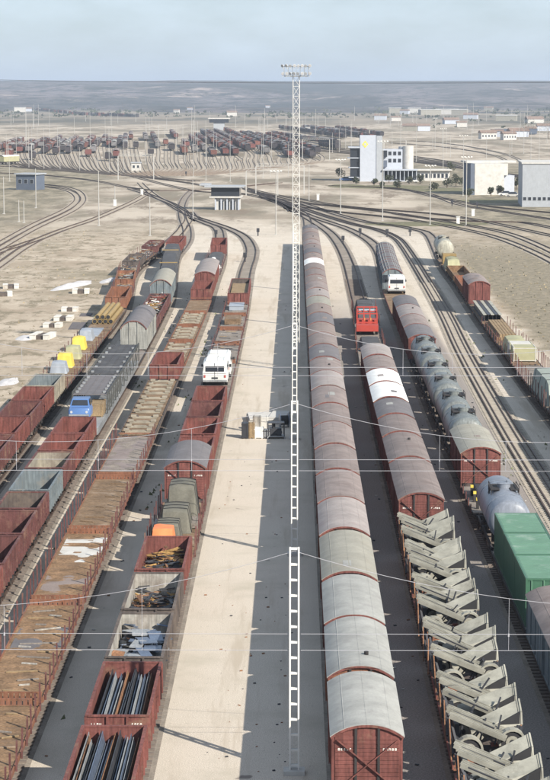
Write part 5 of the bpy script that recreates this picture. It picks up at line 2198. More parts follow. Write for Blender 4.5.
flat_patch('sand_heap', 72, 286, 1.6, 9, M_SAND, 'larger flat heap of pale grey sand in the dirt field', .45, 2, rot=R(-12))
flat_patch('sand_heap', 111, 280, 1.2, 6, M_SAND, 'smaller patch of pale grey sand near the leftmost train', .25, 3, rot=R(-10))
flat_patch('sand_heap', 8, 382, 1.0, 3.5, M_SAND, 'pale grey sand patch at the left edge', .2, 4)
flat_patch('sand_heap', 25, 338, 1.2, 3.0, M_SAND, 'pale grey sand patch left of nearest block rack', .2, 5)
for px, py, W, L, lab in ((78, 326, 1.9, 8.5, 'larger dark felt sheet lying on the dirt beside leftmost train'), (86, 315, 1.5, 4.0, 'smaller dark felt sheet lying by the ochre pipes')):
    b = MB()
    b.box(-W / 2, W / 2, -L / 2, L / 2, 0, .05)
    b.box(-W / 2 + .1, W / 2 - .1, -L / 2 + .3, L / 2 - .4, .05, .09)
    solo('felt_sheet', b.mesh('felt_sheet', M_MAT), lab, 'felt sheet', P(px, py, 0), R(2))

# ------------------------------------------------------------------ throat tracks
def ptrack(label, *pts, bed=M_BALLT, group=None, rw=.11, bedw=1.5):
    track(smooth_line(px_line(*pts), 8), label, bed=bed, bedw=bedw, railw=rw, group=group)


ptrack('outer curved track at left edge bending back into the yard', (-40, 268), (0, 244), (35, 224.5), (60, 213), (72, 206), (78, 199), (72, 192.5), (58, 188.5), (38, 186.5))
ptrack('inner curved track at left edge bending back into the yard', (-40, 274), (0, 248.5), (35, 228.5), (64, 215), (77, 207.5), (83, 199), (77, 191), (60, 186.5), (38, 184.5))
ptrack('long diagonal track from left edge to the yard throat', (-40, 268), (0, 252), (36, 240.5), (66, 229), (95, 219), (128, 204.5), (142, 197), (150, 191))
ptrack('lower diagonal track joining at the left edge', (-30, 286), (0, 265), (24, 248), (47, 236), (66, 229))
ptrack('short siding between the two diagonal tracks', (-30, 279), (0, 259), (18, 247), (40, 239))
ptrack('leftmost of the tracks fanning into the throat', (166, 246), (176, 236), (183, 228), (189, 219), (184, 211), (172, 204), (158, 198), (146, 189), (140, 183))
ptrack('cross yard track behind left blue shed', (-20, 172.5), (30, 174.5), (70, 178), (100, 182), (130, 188), (160, 191), (200, 190.5), (240, 187), (280, 183))
ptrack('upper cross yard track in the left distance', (-20, 166), (30, 167.5), (75, 170), (130, 176), (180, 182), (215, 188))
ptrack('track curving past the control building to the right', (130, 176), (170, 186), (200, 192), (240, 194), (262, 198), (285, 205), (292, 212))
ptrack('upper main line crossing to the right edge', (240, 187), (262, 192.5), (285, 197), (310, 201), (335, 205.5), (380, 210), (430, 213.8), (480, 221), (560, 238))
ptrack('second main line crossing to the right edge', (245, 189), (265, 195), (290, 200.5), (318, 205), (348, 208), (390, 213), (428, 219), (475, 227), (512, 235), (560, 256), (600, 285))
ptrack('third main line just below the second', (248, 191), (275, 199), (300, 206), (335, 212), (375, 216), (415, 221), (460, 229), (500, 239), (545, 258), (590, 285))
ptrack('track passing under the white block building to right edge', (330, 186), (380, 188), (425, 193.5), (458, 204.5), (495, 211), (560, 221))
ptrack('companion track near the right warehouse', (360, 187), (400, 189), (430, 196), (450, 200), (490, 207), (560, 214))
ptrack('lower right track curving across the dry grass', (395, 214), (430, 219), (480, 222), (520, 222.5), (560, 230))
ptrack('far right loop track', (410, 141), (440, 143), (470, 147), (500, 153), (515, 158), (525, 163))
ptrack('far right second loop track', (390, 143), (430, 146), (465, 150), (495, 156), (508, 162))
for i in range(5):
    ptrack(f'{ordn(i)} of the close tracks running behind and right of control tower', (300 + i * 9, 150 - i * .5), (350 + i * 14, 154 + i * .4), (420 + i * 10, 163 + i * .2), (480, 171), (560, 180 + i), rw=.18,
           group='tracks right of the control tower')

# ------------------------------------------------------------------ distant sorting sidings
def wagon_box(L, m_, rf):
    def f(b):
        b.box(-1.4, 1.4, -L / 2, L / 2, 1.1, 3.3, 0)
        b.prism_y(roof_profile(1.45, 3.3, 3.8, 6), -L / 2 - .05, L / 2 + .05, m=1)
        b.box(-1.2, 1.2, -L / 2 - .4, L / 2 + .4, .7, 1.1, 2)
        for y in (-L * .3, L * .3):
            for s_ in (-1, 1):
                b.box(s_ * .83 - .07, s_ * .83 + .07, y - .45, y + .45, 0, .9, 2)
    return cached(('farcov', L), f, 'covered_wagon', [m_, rf, M_FRAME])


def wagon_open(L, m_):
    def f(b):
        b.box(-1.4, 1.4, -L / 2, L / 2, 1.1, 1.3, 0)
        for s_ in (-1, 1):
            b.box(s_ * 1.37 - .04, s_ * 1.37 + .04, -L / 2, L / 2, 1.3, 2.9, 0)
            b.box(-1.33, 1.33, s_ * (L / 2 - .05) - .04, s_ * (L / 2 - .05) + .04, 1.3, 2.9, 0)
        b.box(-1.2, 1.2, -L / 2 - .4, L / 2 + .4, .7, 1.1, 1)
        for y in (-L * .3, L * .3):
            for s_ in (-1, 1):
                b.box(s_ * .83 - .07, s_ * .83 + .07, y - .45, y + .45, 0, .9, 1)
    return cached(('faropen', L), f, 'open_wagon', [m_, M_FRAME])


FAR_ROOF = [ROOF['pink'], ROOF['dark'], ROOF['grey'], ROOF['brown']]
CN = ['maroon', 'dark', 'grey', 'rust red']


def merge_mesh(b, me, M):
    i = len(b.v)
    b.v += [tuple(M @ v.co) for v in me.vertices]
    for p in me.polygons:
        b.f.append(tuple(i + k for k in p.vertices))
        b.m.append(p.material_index)


# (front pixel x, y, metres long, share of tall wagons, first wagons' colour)
RAKES = [(8, 158, 30, 2), (12, 147, 120, 0), (32, 160, 12, 1), (22, 151, 60, 3), (33, 149.5, 170, 0), (47, 151.5, 190, 3), (58, 149, 130, 1), (66, 148.5, 140, 2),
         (75, 149, 170, 1), (84, 149.5, 260, 0), (93, 153.5, 40, 2), (97, 147, 120, 1), (104, 143, 120, 0), (108, 161, 14, 1), (116, 158.5, 60, 0), (114, 148, 150, 2), (125, 149.5, 300, 1), (136, 149, 30, 1), (131, 140, 140, 0), (158, 148.5, 360, 1),
         (166, 146, 30, 0), (176, 139, 190, 0), (185, 155, 70, 3), (195, 153, 30, 1), (207, 145, 260, 1), (214, 157, 60, 2), (226, 156, 50, 2), (236, 156, 620, 1),
         (248, 151.5, 420, 0), (267, 154.5, 90, 2), (258, 147, 520, 3), (297, 156, 560, 1), (313, 158.5, 190, 1), (318, 154, 120, 1), (338, 150, 60, 1), (345, 139, 420, 1),
         (360, 137.5, 380, 1), (372, 139, 100, 1), (382, 137, 60, 1), (338, 146, 300, 1)]
RAKES += [(-6, 153, 120, 0), (2, 150, 150, 3), (8, 152, 90, 1), (19, 153.5, 40, 0), (28, 153, 60, 2), (44, 154, 50, 0), (55, 155, 30, 1), (68, 154, 40, 3), (88, 157, 30, 0), (151, 156, 12, 1), (187, 148, 90, 0), (205, 152, 60, 3), (16, 150.5, 60, 1), (27, 148, 90, 0), (40, 148, 120, 1), (52, 146, 150, 0), (62, 152, 40, 2), (71, 146, 140, 0), (80, 151.5, 70, 1), (89, 147, 180, 3), (109, 147, 130, 0),
          (120, 146, 140, 1), (146, 141, 120, 1), (172, 151, 40, 2), (200, 147.5, 220, 0), (221, 149, 260, 3), (230, 147, 420, 0), (242, 147.5, 480, 1), (253, 150, 300, 0), (275, 150, 420, 1), (285, 148, 320, 0),
          (305, 150, 380, 0), (291, 158, 50, 1), (353, 135.5, 300, 0), (367, 134, 240, 1)]
RAKES.sort()
rr = random.Random(12)
for ri, (px, py, ln, c) in enumerate(RAKES):
    p0 = P(px, py, 0)
    # the sidings fan out: those on the right lean more to the left
    vx = 128 + max(0, px - 120) * .13
    far_pt = P(px + (vx - px) * .5, py + (95 - py) * .5, 0)
    dr = (far_pt - p0)
    dr.z = 0
    dr.normalize()
    if px > 333:
        far_pt = P(px - 60, py - 9, 0)
        dr = (far_pt - p0).normalized()
    rz = math.atan2(-dr.x, dr.y)
    n = max(1, int(ln / 11.5))
    st = MB()
    for k in range(n):
        if n > 4 and k > 1 and rr.random() < .06:
            continue
        ci = c if rr.random() < .45 else rr.choice([0, 0, 1, 1, 3, 2])
        ctr = p0 + dr * (5.5 + 11.5 * k)
        ctr.z = .15
        cov = rr.random() < .62
        me = wagon_box(10.5, M_FARW[ci], FAR_ROOF[ci]) if cov else wagon_open(10.5, M_FARW[ci])
        if k < (5 if ln > 50 else 3):
            lab = f"{CN[ci]} {'covered' if cov else 'open'} wagon, {ordn(k)} from front, {ordn(ri)} distant siding from left"
            o = solo('covered_wagon' if cov else 'open_wagon', me, lab, 'covered wagon' if cov else 'open wagon', ctr, rz, 'wagons in the distant sorting sidings')
        else:
            if not st.v:
                st_mats = []
            b2 = MB()
            M = Matrix.Translation(ctr) @ Matrix.Rotation(rz, 4, 'Z')
            i = len(st.v)
            st.v += [tuple(M @ v.co) for v in me.vertices]
            for pl_ in me.polygons:
                st.f.append(tuple(i + q for q in pl_.vertices))
                mm = me.materials[pl_.material_index]
                if mm not in st_mats:
                    st_mats.append(mm)
                st.m.append(st_mats.index(mm))
    if st.v:
        solo('distant_wagons', st.mesh('distant_wagons', st_mats), f'far run of wagons at the back of the {ordn(ri)} distant siding from left',
             'wagons', kind='stuff')
    # the siding's own track, running on towards the throat
    a = p0 - dr * 60
    if px < 150:
        ly = 166.5 + px * .075
        pts = [P(px + 52, ly + 4, 0), P(px + 24, ly + 1.5, 0), P(px + 9, ly - 2.5, 0), P(px + 3, 161.5, 0)]
    else:
        ly = 173.5 - (px - 238) * .11 if px > 238 else 173.5
        pts = [P(px - 42, ly + 2.5, 0), P(px - 10, ly - .5, 0), P(px + 4, ly - 4, 0), P(px + (px - 190) * .03 + 1, 161, 0)]
        if px > 290 or ly - 4 < 162:
            pts.pop()
    if py > 161:
        pts.pop()
    pts += [p0, p0 + dr * (ln + 60)]
    if px < 333:
        track(smooth_line(pts, 14), f'track of the {ordn(ri)} distant sorting siding from the left', bed=M_BALLT, bedw=1.2, railw=.09, rail=M_RAILF,
              group='tracks of the sorting sidings')

solo('covered_wagon', wagon_box(10.5, M_PYEL, ROOF['white']), 'cream wagon with white roof standing alone at far left edge', 'covered wagon', P(9, 164.5, 0) + Vector((0, 0, .15)), R(-30))
# band of far wagons beyond the sidings at left
b = MB()
mats_far = [M_FARW[1], M_FARW[0], M_FARW[2], M_FRAME]
pts = smooth_line(px_line((36, 110.5), (60, 113), (85, 115.5), (110, 116.5), (138, 117.5)), 12)
for i, (a, c) in enumerate(zip(pts, pts[1:])):
    if rr.random() < .12:
        continue
    dvec = (c - a)
    rz = math.atan2(-dvec.x, dvec.y)
    hh = rr.choice([3.2, 4.2, 4.6])
    M = Matrix.Translation((a + c) / 2) @ Matrix.Rotation(rz, 4, 'Z')
    q = MB()
    q.box(-1.5, 1.5, -dvec.length / 2 + .6, dvec.length / 2 - .6, 0.6, hh, m=0)
    q.box(-1.2, 1.2, -dvec.length / 2 + .9, dvec.length / 2 - .9, hh, hh + .4, m=0)
    i0 = len(b.v)
    b.v += [tuple(M @ Vector(v)) for v in q.v]
    b.f += [tuple(i0 + k for k in f) for f in q.f]
    b.m += [rr.randrange(3)] * len(q.f)
solo('distant_wagons', b.mesh('distant_wagons', mats_far), 'long dark string of wagons curving on the plain at far left', 'wagons', kind='stuff')

# ------------------------------------------------------------------ buildings
def wbox(W, L, Hh, m_, name='wall'):
    b = MB()
    b.box(-W / 2, W / 2, -L / 2, L / 2, 0, Hh)
    return b.mesh(name, m_)


def windows(t, xs, zs, y, w_, h_, m_=M_GLASS, depth=.12, frame=None):
    def wf(b):
        b.box(-w_ / 2 - .08, w_ / 2 + .08, -.06, .02, -.08, h_ + .08, 0)
    def pn(b):
        b.box(-w_ / 2, w_ / 2, -.075, -.06, 0, h_, 0)
    mf_ = cached(('wf', w_, h_), wf, 'window', frame or M_WALLG)
    mp2 = cached(('wp', w_, h_), pn, 'pane', m_)
    for x in xs:
        for z in zs:
            o = part('window', mf_, t, (x, y, z))
            part('pane', mp2, o)


# control tower complex
c = P(371, 181.5, 0)
tw = thing('control_tower', 'white control tower with stair shaft, round water tank and yellow emblem', 'control tower', c, 0)
b = MB()
b.box(-3.7, 1.6, 0, 7, 0, 15.2)
part('wall', b.mesh('wall', M_WALLW), tw)
b = MB()
b.box(1.62, 3.7, .5, 7, 0, 15.0)
part('wall', b.mesh('wall', M_WALLG), tw)
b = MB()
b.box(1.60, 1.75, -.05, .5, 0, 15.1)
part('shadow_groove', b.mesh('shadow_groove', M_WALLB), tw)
b = MB()
b.quad((-2.0, -.06, 11.1), (-1.0, -.06, 12.3), (-2.0, -.06, 13.5), (-3.0, -.06, 12.3), m=0)
b.box(-2.35, -1.65, -.10, -.061, 11.9, 12.7, m=1)
b.quad((-2.0, -.001, 11.1), (-3.0, -.001, 12.3), (-2.0, -.001, 13.5), (-1.0, -.001, 12.3), m=0)
part('emblem', b.mesh('emblem', [mat('emblem_yellow', (.75, .55, .08), rough=.5, var=.02), M_WALLW]), tw)
for k in range(4):
    b = MB()
    b.box(-7.4 + .3 * (k == 3) - .4 * (k == 2), -3.75, .5, 7, 1.2 + k * 3.2, 1.5 + k * 3.2)
    part('floor_slab', b.mesh('floor_slab', M_WALLW), tw)
    if k < 3:
        b = MB()
        b.box(-6.9, -3.75, 1.0, 6.6, 1.5 + k * 3.2, 4.4 + k * 3.2)
        part('glazed_storey', b.mesh('glazed_storey', M_GLASS), tw)
b = MB()
b.box(-7.6, -3.75, .1, 7, 11.1, 11.5)
part('roof', b.mesh('roof', M_WALLW), tw)
b = MB()
b.box(3.72, 10.6, 4, 12, 0, 10.5)
part('wall', b.mesh('wall', M_WALLW), tw)
for k in range(3):
    b = MB()
    b.box(3.75, 5.4, 2.2, 3.95, 1.5 + k * 3.3, 3.6 + k * 3.3)
    part('balcony', b.mesh('balcony', M_GLASS if k != 1 else M_WALLB), tw)
windows(tw, [6.4, 8.0, 9.6], [6.2, 8.6], 4, 1.0, 1.2)
b = MB()
b.box(3.75, 15.5, 0, 3.9, 0, .3)
b.box(3.75, 15.5, -.2, 3.9, 3.6, 4.0)
for k in range(9):
    b.box(4.2 + k * 1.35, 4.4 + k * 1.35, .1, .3, .3, 3.6)
part('arcade', b.mesh('arcade', M_WALLW), tw)
b = MB()
b.box(4.0, 15.2, 2.2, 3.8, .3, 3.6)
part('dark_arcade_wall', b.mesh('dark_arcade_wall', M_GLASS), tw)
b = MB()
b.tube((12.6, 6, 0), (12.6, 6, 11.6), 1.75, 24)
part('round_tower', b.mesh('round_tower', M_CONC, smooth=True), tw)
b = MB()
b.tube((10.9, 7.4, 4.5), (10.9, 7.4, 11.4), 1.5, 20)
part('round_tower', b.mesh('round_tower', M_WALLG, smooth=True), tw)

# low white office to the right of the tower
c = P(431, 181, 0)
lo = thing('low_office', 'long low white office with column front right of the control tower', 'office building', c, R(4))
part('wall', wbox(13.0, 6, 3.4, M_CONC), lo, (0, 4.2, 0))
b = MB()
b.box(-7, 7, 0, 7.6, 3.42, 3.8)
part('roof', b.mesh('roof', M_CONC), lo)
windows(lo, [-5.4 + 1.35 * k for k in range(9)], [1.0], 1.2, .8, 1.4)
# white block with blue side
c = P(488, 195, 0)
wb = thing('white_block_building', 'windowless white block with a blue left side and flat canopy', 'building', c, R(8))
part('wall', wbox(8.6, 10, 9.0, M_CONC), wb, (.4, 5.2, 0))
b = MB()
b.box(-5.1, -3.95, .3, 10, 0, 9.0)
part('blue_wall', b.mesh('blue_wall', M_WALLB), wb)
b = MB()
b.box(-5.3, 9.6, 5.8, 13, 9.02, 9.6)
b.box(4.75, 7.2, 6, 13, 5.4, 9.0)
part('roof', b.mesh('roof', M_CONC), wb)
b = MB()
b.box(4.75, 9.4, 7, 12.8, 0, 5.3)
part('annex_wall', b.mesh('annex_wall', M_WALLW), wb)
# large warehouse at right edge
c = P(552, 207, 0)
wh = thing('grey_warehouse', 'large plain grey warehouse at the right edge with a low window row', 'warehouse', c, R(-3))
part('wall', wbox(16.5, 22, 11.0, M_WALLG), wh, (.6, 11, 0))
b = MB()
b.box(-7.9, 9.1, -.25, 22.2, 11.02, 11.4)
part('roof', b.mesh('roof', M_CONC), wh)
windows(wh, [-7.0 + 1.25 * k for k in range(12)], [1.7], 0, .75, .8)
# hut with columns in the throat
c = P(227, 210, 0)
ch = thing('signal_cabin', 'small two storey signal cabin with wide flat roof in the yard throat', 'signal cabin', c, R(-3))
part('wall', wbox(6.0, 5, 3.0, M_CONC), ch, (0, 3.2, 0))
for k in range(5):
    b = MB()
    b.box(-.18, .18, -.18, .18, 0, 3.0)
    part('column', b.mesh('column', M_WALLW), ch, (-2.9 + 1.45 * k, .3, 0))
b = MB()
b.box(-4.4, 3.5, -.3, 6.2, 3.02, 3.4)
part('floor_slab', b.mesh('floor_slab', M_CONC), ch)
b = MB()
b.box(-4.0, 3.1, .4, 5.6, 3.42, 5.6)
part('glazed_storey', b.mesh('glazed_storey', M_GLASS), ch)
b = MB()
b.box(-5.6, 4.2, -.8, 6.8, 5.62, 6.0)
b.box(-7.0, -4.5, 1, 6.8, 6.02, 6.4)
part('roof', b.mesh('roof', M_WALLG), ch)
for k in range(3):
    b = MB()
    b.box(-.5, .5, -.04, .02, 0, 2.2)
    part('door', b.mesh('door', M_GLASS), ch, (-1.45 + 1.45 * k, .68, 0))
# blue shed at left
c = P(26, 190, 0)
bs = thing('blue_shed', 'blue grey shed with flat roof at left on the slope', 'shed', c, R(-20))
part('wall', wbox(6.6, 6, 4.6, M_WALLB), bs, (0, 3, 0))
b = MB()
b.box(-3.7, 3.7, -.5, 6.6, 4.62, 5.0)
part('roof', b.mesh('roof', M_WALLG), bs)
windows(bs, [-2, 0, 2], [2.0], 0, 1.0, 1.2)
# distant wagon shed / portal
c = P(219, 130, 0)
ps = thing('portal_building', 'small dark hump control building among distant sidings', 'control building', c, 0)
part('wall', wbox(9, 7, 6, M_WALLG), ps, (0, 3.5, 0))
b = MB()
b.box(-8, 8, -1, 8, 6.02, 9)
part('glazed_storey', b.mesh('glazed_storey', M_GLASS), ps)
b = MB()
b.box(-9, 9, -1.5, 8.5, 9.02, 9.8)
part('roof', b.mesh('roof', M_CONC), ps)
for px, py, lab in ((136, 171, 'switch tower hut at far left of throat'), (308, 131, 'pale block hut below far gantry')):
    c = P(px, py, 0)
    hb_ = thing('relay_hut', f'small {lab}', 'hut', c, 0)
    part('wall', wbox(3.5, 3, 3.0, M_CONC), hb_, (0, 1.5, 0))
    b = MB()
    b.box(-2, 2, -.3, 3.3, 3.02, 3.3)
    part('roof', b.mesh('roof', M_WALLG), hb_)
    windows(hb_, [-.8, .8], [1.2], 0, .7, .9)

# far villages: each house separate
rr = random.Random(5)
hp = [(20, 112, 26), (28, 111.5, 18), (143, 106, 24), (160, 107, 14), (216, 108, 12), (268, 108.5, 14), (345, 107, 30), (368, 107.5, 34), (395, 113, 26), (404, 114, 18), (414, 113, 26), (431, 115, 40),
      (446, 114.5, 44), (459, 115, 30), (488, 110.5, 22), (410, 131, 16), (424, 131, 14), (452, 124, 20), (462, 127, 12), (489, 139, 14), (497, 137, 10), (510, 140, 12), (520, 137, 18), (530, 134, 12),
      (536, 123, 24), (545, 131, 16), (470, 119, 22), (506, 121, 30), (380, 120, 18), (396, 121, 14), (232, 116, 18), (190, 111, 14), (176, 113, 12), (88, 106.5, 18), (66, 104.5, 16)]
hp.sort()
for i, (px, py, W) in enumerate(hp):
    c = P(px, py, 0)
    big = W > 25
    D = c.y
    W2, L2, Hh = W * .75, W * .42, (6 if big else 4) * (1 if D < 2500 else 1.25)
    t = thing('factory_hall' if big else 'house', f"{'long pale factory hall' if big else 'small pale house with pitched roof'} on the far plain, {ordn(i)} building from left",
              'building', c, R(rr.uniform(-20, 20)), 'distant buildings on the plain')
    part('wall', wbox(W2, L2, Hh, [M_CONC, M_WALLW, ROOF['tan']][i % 3]), t, (0, L2 / 2, 0))
    b = MB()
    ov = .5
    z = Hh + .02
    rh = .8 if big else W2 * .16
    b.v += [(-W2 / 2 - ov, -ov, z), (W2 / 2 + ov, -ov, z), (W2 / 2 + ov, L2 + ov, z), (-W2 / 2 - ov, L2 + ov, z), (-W2 / 2 - ov, L2 / 2, z + rh), (W2 / 2 + ov, L2 / 2, z + rh)]
    b.f += [(0, 1, 5, 4), (2, 3, 4, 5), (0, 4, 3), (1, 2, 5), (0, 3, 2, 1)]
    b.m += [0] * 5
    part('roof', b.mesh('roof', M_CONC if big else M_TILE), t)
    if D < 1500:
        windows(t, [-W2 / 2 + W2 * (k + .5) / 5 for k in range(5)], [Hh * .35], 0, W2 * .08, Hh * .3)

# parked railcars with blue band at right distance
for k in range(9):
    c = P(497 + k * 4.2, 134.5 - (k % 2) * .4, 0)
    b = MB()
    b.box(-4.5, 4.5, -1.5, 1.5, .5, 3.4)
    b.box(-4.6, 4.6, -1.6, 1.6, 3.4, 3.9)
    b.box(-3.5, 3.5, -1.0, 1.0, 0, .5)
    solo('parked_lorry', b.mesh('parked_lorry', M_WALLB if k % 3 else M_STDK), f'dark vehicle, {ordn(k)} from left in distant parking row at right', 'vehicle', c, R(rr.uniform(-5, 5)),
         'vehicles parked in distance at right')
# pale and coloured cars by the tower
for k, (px, py, m_) in enumerate(((352, 180.5, M_STDK), (346, 181, M_BLUE), (412, 182.5, M_WHITE), (506, 196, M_WHITE), (513, 197, M_CONC))):
    c = P(px, py, 0)
    t = thing('parked_car', ['dark car left of the control tower', 'blue car left of the dark one by the tower', 'white car right of the control tower', 'white car beside white block building',
                             'pale car next to the grey warehouse'][k], 'car', c, R(80))
    b = MB()
    loft(b, [[(-.85, y, .3), (.85, y, .3), (.85, y, z - .1), (.7, y, z), (-.7, y, z), (-.85, y, z - .1)] for y, z in ((-2.1, .75), (-1.9, .9), (1.9, .9), (2.1, .75))])
    part('body', b.mesh('body', m_, smooth=True), t)
    b = MB()
    loft(b, [[(-.8, y, .85), (.8, y, .85), (.65, y, z), (-.65, y, z)] for y, z in ((-1.3, .95), (-.7, 1.45), (.7, 1.45), (1.4, .95))])
    part('cabin', b.mesh('cabin', M_GLASS), t)
    wheel_parts(t, (-.75, .75), (-1.3, 1.3), r=.3, w_=.2)


for px, py, rx, ry, lab in ((392, 187, 14, 16, 'before the control tower'), (445, 190, 13, 14, 'left of the white block'), (505, 201, 14, 12, 'before the white block'),
                            (348, 186, 7, 14, 'left of the control tower'), (425, 224, 16, 10, 'below the right main lines')):
    flat_patch('grass_patch', px, py, rx, ry, mat('dull_grass', (.13, .125, .07), rough=.95, var=.35, scale=.4, dirt=(.26, .22, .15), dirt_amt=.4), 'dull olive grass patch ' + lab, .12, int(px), kind='stuff')
# ------------------------------------------------------------------ trees
def tree(px, py, hgt, rad, label, seed, far=False):
    rr = random.Random(seed)
    t = thing('tree', label, 'tree', P(px, py, 0), 0, 'small trees near the buildings')
    b = MB()
    b.tube((0, 0, 0), (rr.uniform(-.1, .1), 0, hgt * .45), .12 + hgt * .012, 7, r2=.06)
    for k in range(5):
        a = rr.uniform(0, 6.28)
        b.tube((0, 0, hgt * (.25 + .05 * k)), (math.cos(a) * rad * .6, math.sin(a) * rad * .6, hgt * (.5 + .07 * k)), .05, 5, r2=.02)
    part('trunk', b.mesh('trunk', M_TRUNK), t)
    b = MB()
    clumps = [(rr.uniform(-1, 1) * rad * .6, rr.uniform(-1, 1) * rad * .6, hgt * rr.uniform(.35, .85), rad * rr.uniform(.35, .6)) for _ in range(9)]
    for k in range(340):
        cx, cy, cz, cr_ = rr.choice(clumps)
        u = Vector((rr.gauss(0, 1), rr.gauss(0, 1), rr.gauss(0, 1))).normalized() * cr_ * rr.uniform(.6, 1.05)
        p = Vector((cx, cy, cz)) + u
        a = Vector((rr.gauss(0, 1), rr.gauss(0, 1), rr.gauss(0, 1))).normalized() * .2
        c_ = Vector((rr.gauss(0, 1), rr.gauss(0, 1), rr.gauss(0, 1))).normalized() * .2
        b.quad(p - a, p - c_, p + a, p + c_)
    part('crown', b.mesh('crown', M_BUSH), t)


tl = [(341, 180, 4.0, 1.9, 'round dark tree left of the control tower'), (396, 177, 4.5, 1.3, 'dark tree before the round tower, left one'), (402, 179, 3.5, 1.6, 'dark tree before the round tower, right one'),
      (409, 184, 3.0, 1.6, 'bushy tree in front of the low office'), (420, 184, 3.2, 1.5, 'bushy tree at the middle of low office'), (447, 188, 3.0, 2.0, 'wide bush left of the white block'),
      (456, 186, 4.2, 1.8, 'taller dark tree left of the white block'), (463, 187, 3.0, 1.6, 'dark bush touching the white block'), (491, 196, 2.4, 1.0, 'small round bush before white block, left'),
      (501, 195, 2.6, 1.1, 'small round bush before white block, right'), (516, 190, 4.0, 1.4, 'tree between white block and warehouse'), (529, 137, 13, 6, 'large dark tree at right horizon'),
      (389, 183, 2.6, 1.4, 'low bush before the tower arcade'), (451, 172, 4, 2.2, 'tree behind the low office'), (548, 139, 14, 7, 'large dark tree at the right edge'),
      (374, 186, 2.2, 1.2, 'low shrub before the tower wall'), (382, 188, 2.0, 1.4, 'low shrub in grass right of the tower wall'), (398, 188, 2.4, 1.6, 'shrub in the grass before the arcade'), (434, 190, 2.2, 1.6, 'shrub in the grass before the low office'), (469, 197, 2.4, 1.5, 'shrub at the left corner of the white block'), (356, 184, 2.2, 1.3, 'low shrub at the left corner of the tower')]
for i, a in enumerate(tl):
    tree(*a, seed=100 + i)
# scattered shrubs on the plain as one mass
rr = random.Random(55)
b = MB()
for k in range(700):
    px, py = rr.uniform(-20, 570), rr.choice([rr.uniform(101, 118), rr.uniform(104, 128)])
    if py > 118 and px < 420:
        continue
    c = P(px, py, 0)
    s_ = rr.uniform(1.2, 3.6) * (c.y / 3000)
    for q in range(6):
        a = Vector((rr.uniform(-1, 1), rr.uniform(-1, 1), rr.uniform(0, .9))) * s_
        u = Vector((rr.gauss(0, 1), rr.gauss(0, .5), rr.gauss(0, 1))).normalized() * s_ * .6
        v = Vector((rr.gauss(0, 1), rr.gauss(0, .5), rr.gauss(0, 1))).normalized() * s_ * .6
        p = c + a
        b.quad(p - u, p - v, p + u, p + v)
solo('distant_scrub', b.mesh('distant_scrub', M_BUSH), 'dark scrub and trees scattered over the far plain', 'scrub', kind='stuff')
# low dry weeds on the bank at right and field at left
b = MB()
for k in range(3500):
    if rr.random() < .55:
        X, Y = rr.uniform(27.5, 62), rr.uniform(185, 420)
    else:
        X, Y = rr.uniform(-60, -26.5), rr.uniform(190, 470)
        if noise.noise(Vector((X * .05, Y * .03, 2))) < .05:
            continue
    s_ = rr.uniform(.06, .2)
    a = rr.uniform(0, 3.14)
    b.quad((X - math.cos(a) * s_, Y - math.sin(a) * s_, 0), (X + math.cos(a) * s_, Y + math.sin(a) * s_, 0), (X + math.cos(a) * s_ * .4, Y + math.sin(a) * s_ * .4, s_ * 1.1), m=rr.randrange(2))
solo('dry_weeds', b.mesh('dry_weeds', [mat('dry_weed', (.30, .25, .165), var=.2), mat('olive_weed', (.19, .17, .115), var=.2)]), 'low dry weeds on the dirt at both sides', 'weeds', kind='stuff')


# ------------------------------------------------------------------ poles
def simple_pole(px, py, hgt, label, group, r=.13, arm=True, name='light_pole'):
    t = thing(name, label, name.replace('_', ' '), P(px, py, 0), 0, group)

    def f(b):
        b.tube((0, 0, 0), (0, 0, hgt), r, 8, r2=r * .6)
        b.box(-.3, .3, -.3, .3, 0, .15)
    part('pole', cached(('pole', hgt, r), f, 'pole', M_POLE), t)
    if arm:
        def g(b):
            b.box(-1.1, 1.1, -.06, .06, hgt - .1, hgt)
            for x in (-1.05, -.4, .4, 1.05):
                b.box(x - .18, x + .18, -.2, .15, hgt, hgt + .22)
        part('lamp_bar', cached(('lbar', hgt), g, 'lamp_bar', M_MAST), t)


lp = [(309, 201, 10), (340.5, 214, 13), (382.5, 221, 18), (430, 225, 13), (463, 196, 17), (539, 160, 14), (435, 148, 16), (443, 172, 16), (36, 208, 10), (24, 223, 5), (4, 214, 9), (99, 226, 12),
      (19, 222, 5), (276, 235, 13), (193, 219, 9), (466, 226, 15), (150, 236, 8), (115, 205, 5)]
for i, (px, py, h_) in enumerate(lp):
    simple_pole(px, py, h_, f"tall pale light pole, {ordn(i)} of the near poles around the yard throat", 'light poles around the throat', r=.12, arm=h_ > 12)
rr = random.Random(9)
bands = [('on the plain behind the control tower', 30, (275, 548), (119, 133)), ('beyond the sorting sidings', 26, (5, 330), (121, 136)),
         ('among the sorting sidings', 30, (5, 330), (138, 158)), ('in front of the sorting sidings', 22, (5, 300), (163, 182)),
         ('between control tower and warehouse', 22, (330, 548), (140, 165))]
for where, cnt, (xa, xb), (ya, yb) in bands:
    xs = sorted(rr.uniform(xa, xb) for _ in range(cnt))
    for k, px in enumerate(xs):
        py = rr.uniform(ya, yb)
        D = P(px, py, 0).y
        h_ = rr.choice([9, 10, 12, 12, 16, 20])
        simple_pole(px, py, h_, f"thin pale mast, {ordn(k)} from left of those {where}", 'thin masts ' + where, r=.045 + D * .00006, arm=False, name='yard_mast')
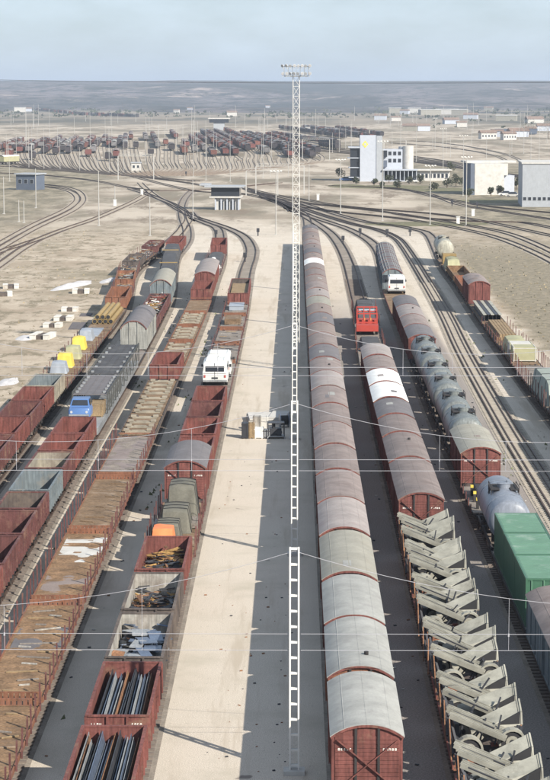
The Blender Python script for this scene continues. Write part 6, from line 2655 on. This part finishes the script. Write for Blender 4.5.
# portal gantries over the throat
for i, (px, py, W, h_) in enumerate(((136, 180, 12, 8), (262, 196, 9, 7), (280, 194, 14, 8), (316, 160, 12, 9), (20, 163, 10, 8), (395, 158, 10, 8))):
    t = thing('signal_gantry', f"portal gantry over tracks, {['left throat', 'right of signal cabin', 'behind floodlight mast', 'distant centre', 'far left', 'behind tower'][i]}", 'gantry', P(px, py, 0), 0,
              'portal gantries over the throat')
    for s_ in (-1, 1):
        b = MB()
        b.box(-.15, .15, -.2, .2, 0, h_)
        part('post', b.mesh('post', M_POLE), t, (s_ * W / 2, 0, 0))
    b = MB()
    b.box(-W / 2, W / 2, -.15, .15, h_, h_ + .12)
    b.box(-W / 2, W / 2, -.15, .15, h_ + .7, h_ + .8)
    m_ = int(W)
    for k in range(m_):
        x0, x1 = -W / 2 + k * W / m_, -W / 2 + (k + 1) * W / m_
        b.bar((x0, 0, h_ + .1), (x1, 0, h_ + .72), .07)
    part('cross_beam', b.mesh('cross_beam', M_POLE), t)
# little ground signals and posts beside tracks
for i, (px, py) in enumerate(((216, 238), (258, 236), (343, 244), (360, 236), (387, 237), (410, 236), (477, 208), (452, 206), (186, 176), (245, 262))):
    t = thing('ground_signal', f"small dark ground signal, {ordn(i)} near the throat curves", 'signal', P(px, py, 0), 0, 'ground signals near the throat')
    b = MB()
    b.box(-.12, .12, -.12, .12, 0, .8)
    part('post', b.mesh('post', M_STDK), t)
    b = MB()
    b.box(-.3, .3, -.18, .18, .8, 1.6)
    part('signal_head', b.mesh('signal_head', M_STDK), t)
for i, (px, py) in enumerate(((318, 200), (473, 216), (458, 224), (142, 195), (115, 206))):
    b = MB()
    b.box(-.35, .35, -.3, .3, 0, 1.5)
    b.box(-.45, .45, -.4, .4, 1.5, 1.65)
    solo('relay_cabinet', b.mesh('relay_cabinet', M_WHITE), f"white relay cabinet, {['left of the poles by main line', 'in the grass at right', 'under the right main line', 'at left throat', 'on the diagonal track'][i]}",
         'cabinet', P(px, py, 0), 0, 'white relay cabinets')
for o in list(bpy.data.objects):
    if '_l' in o:
        del o['_l']
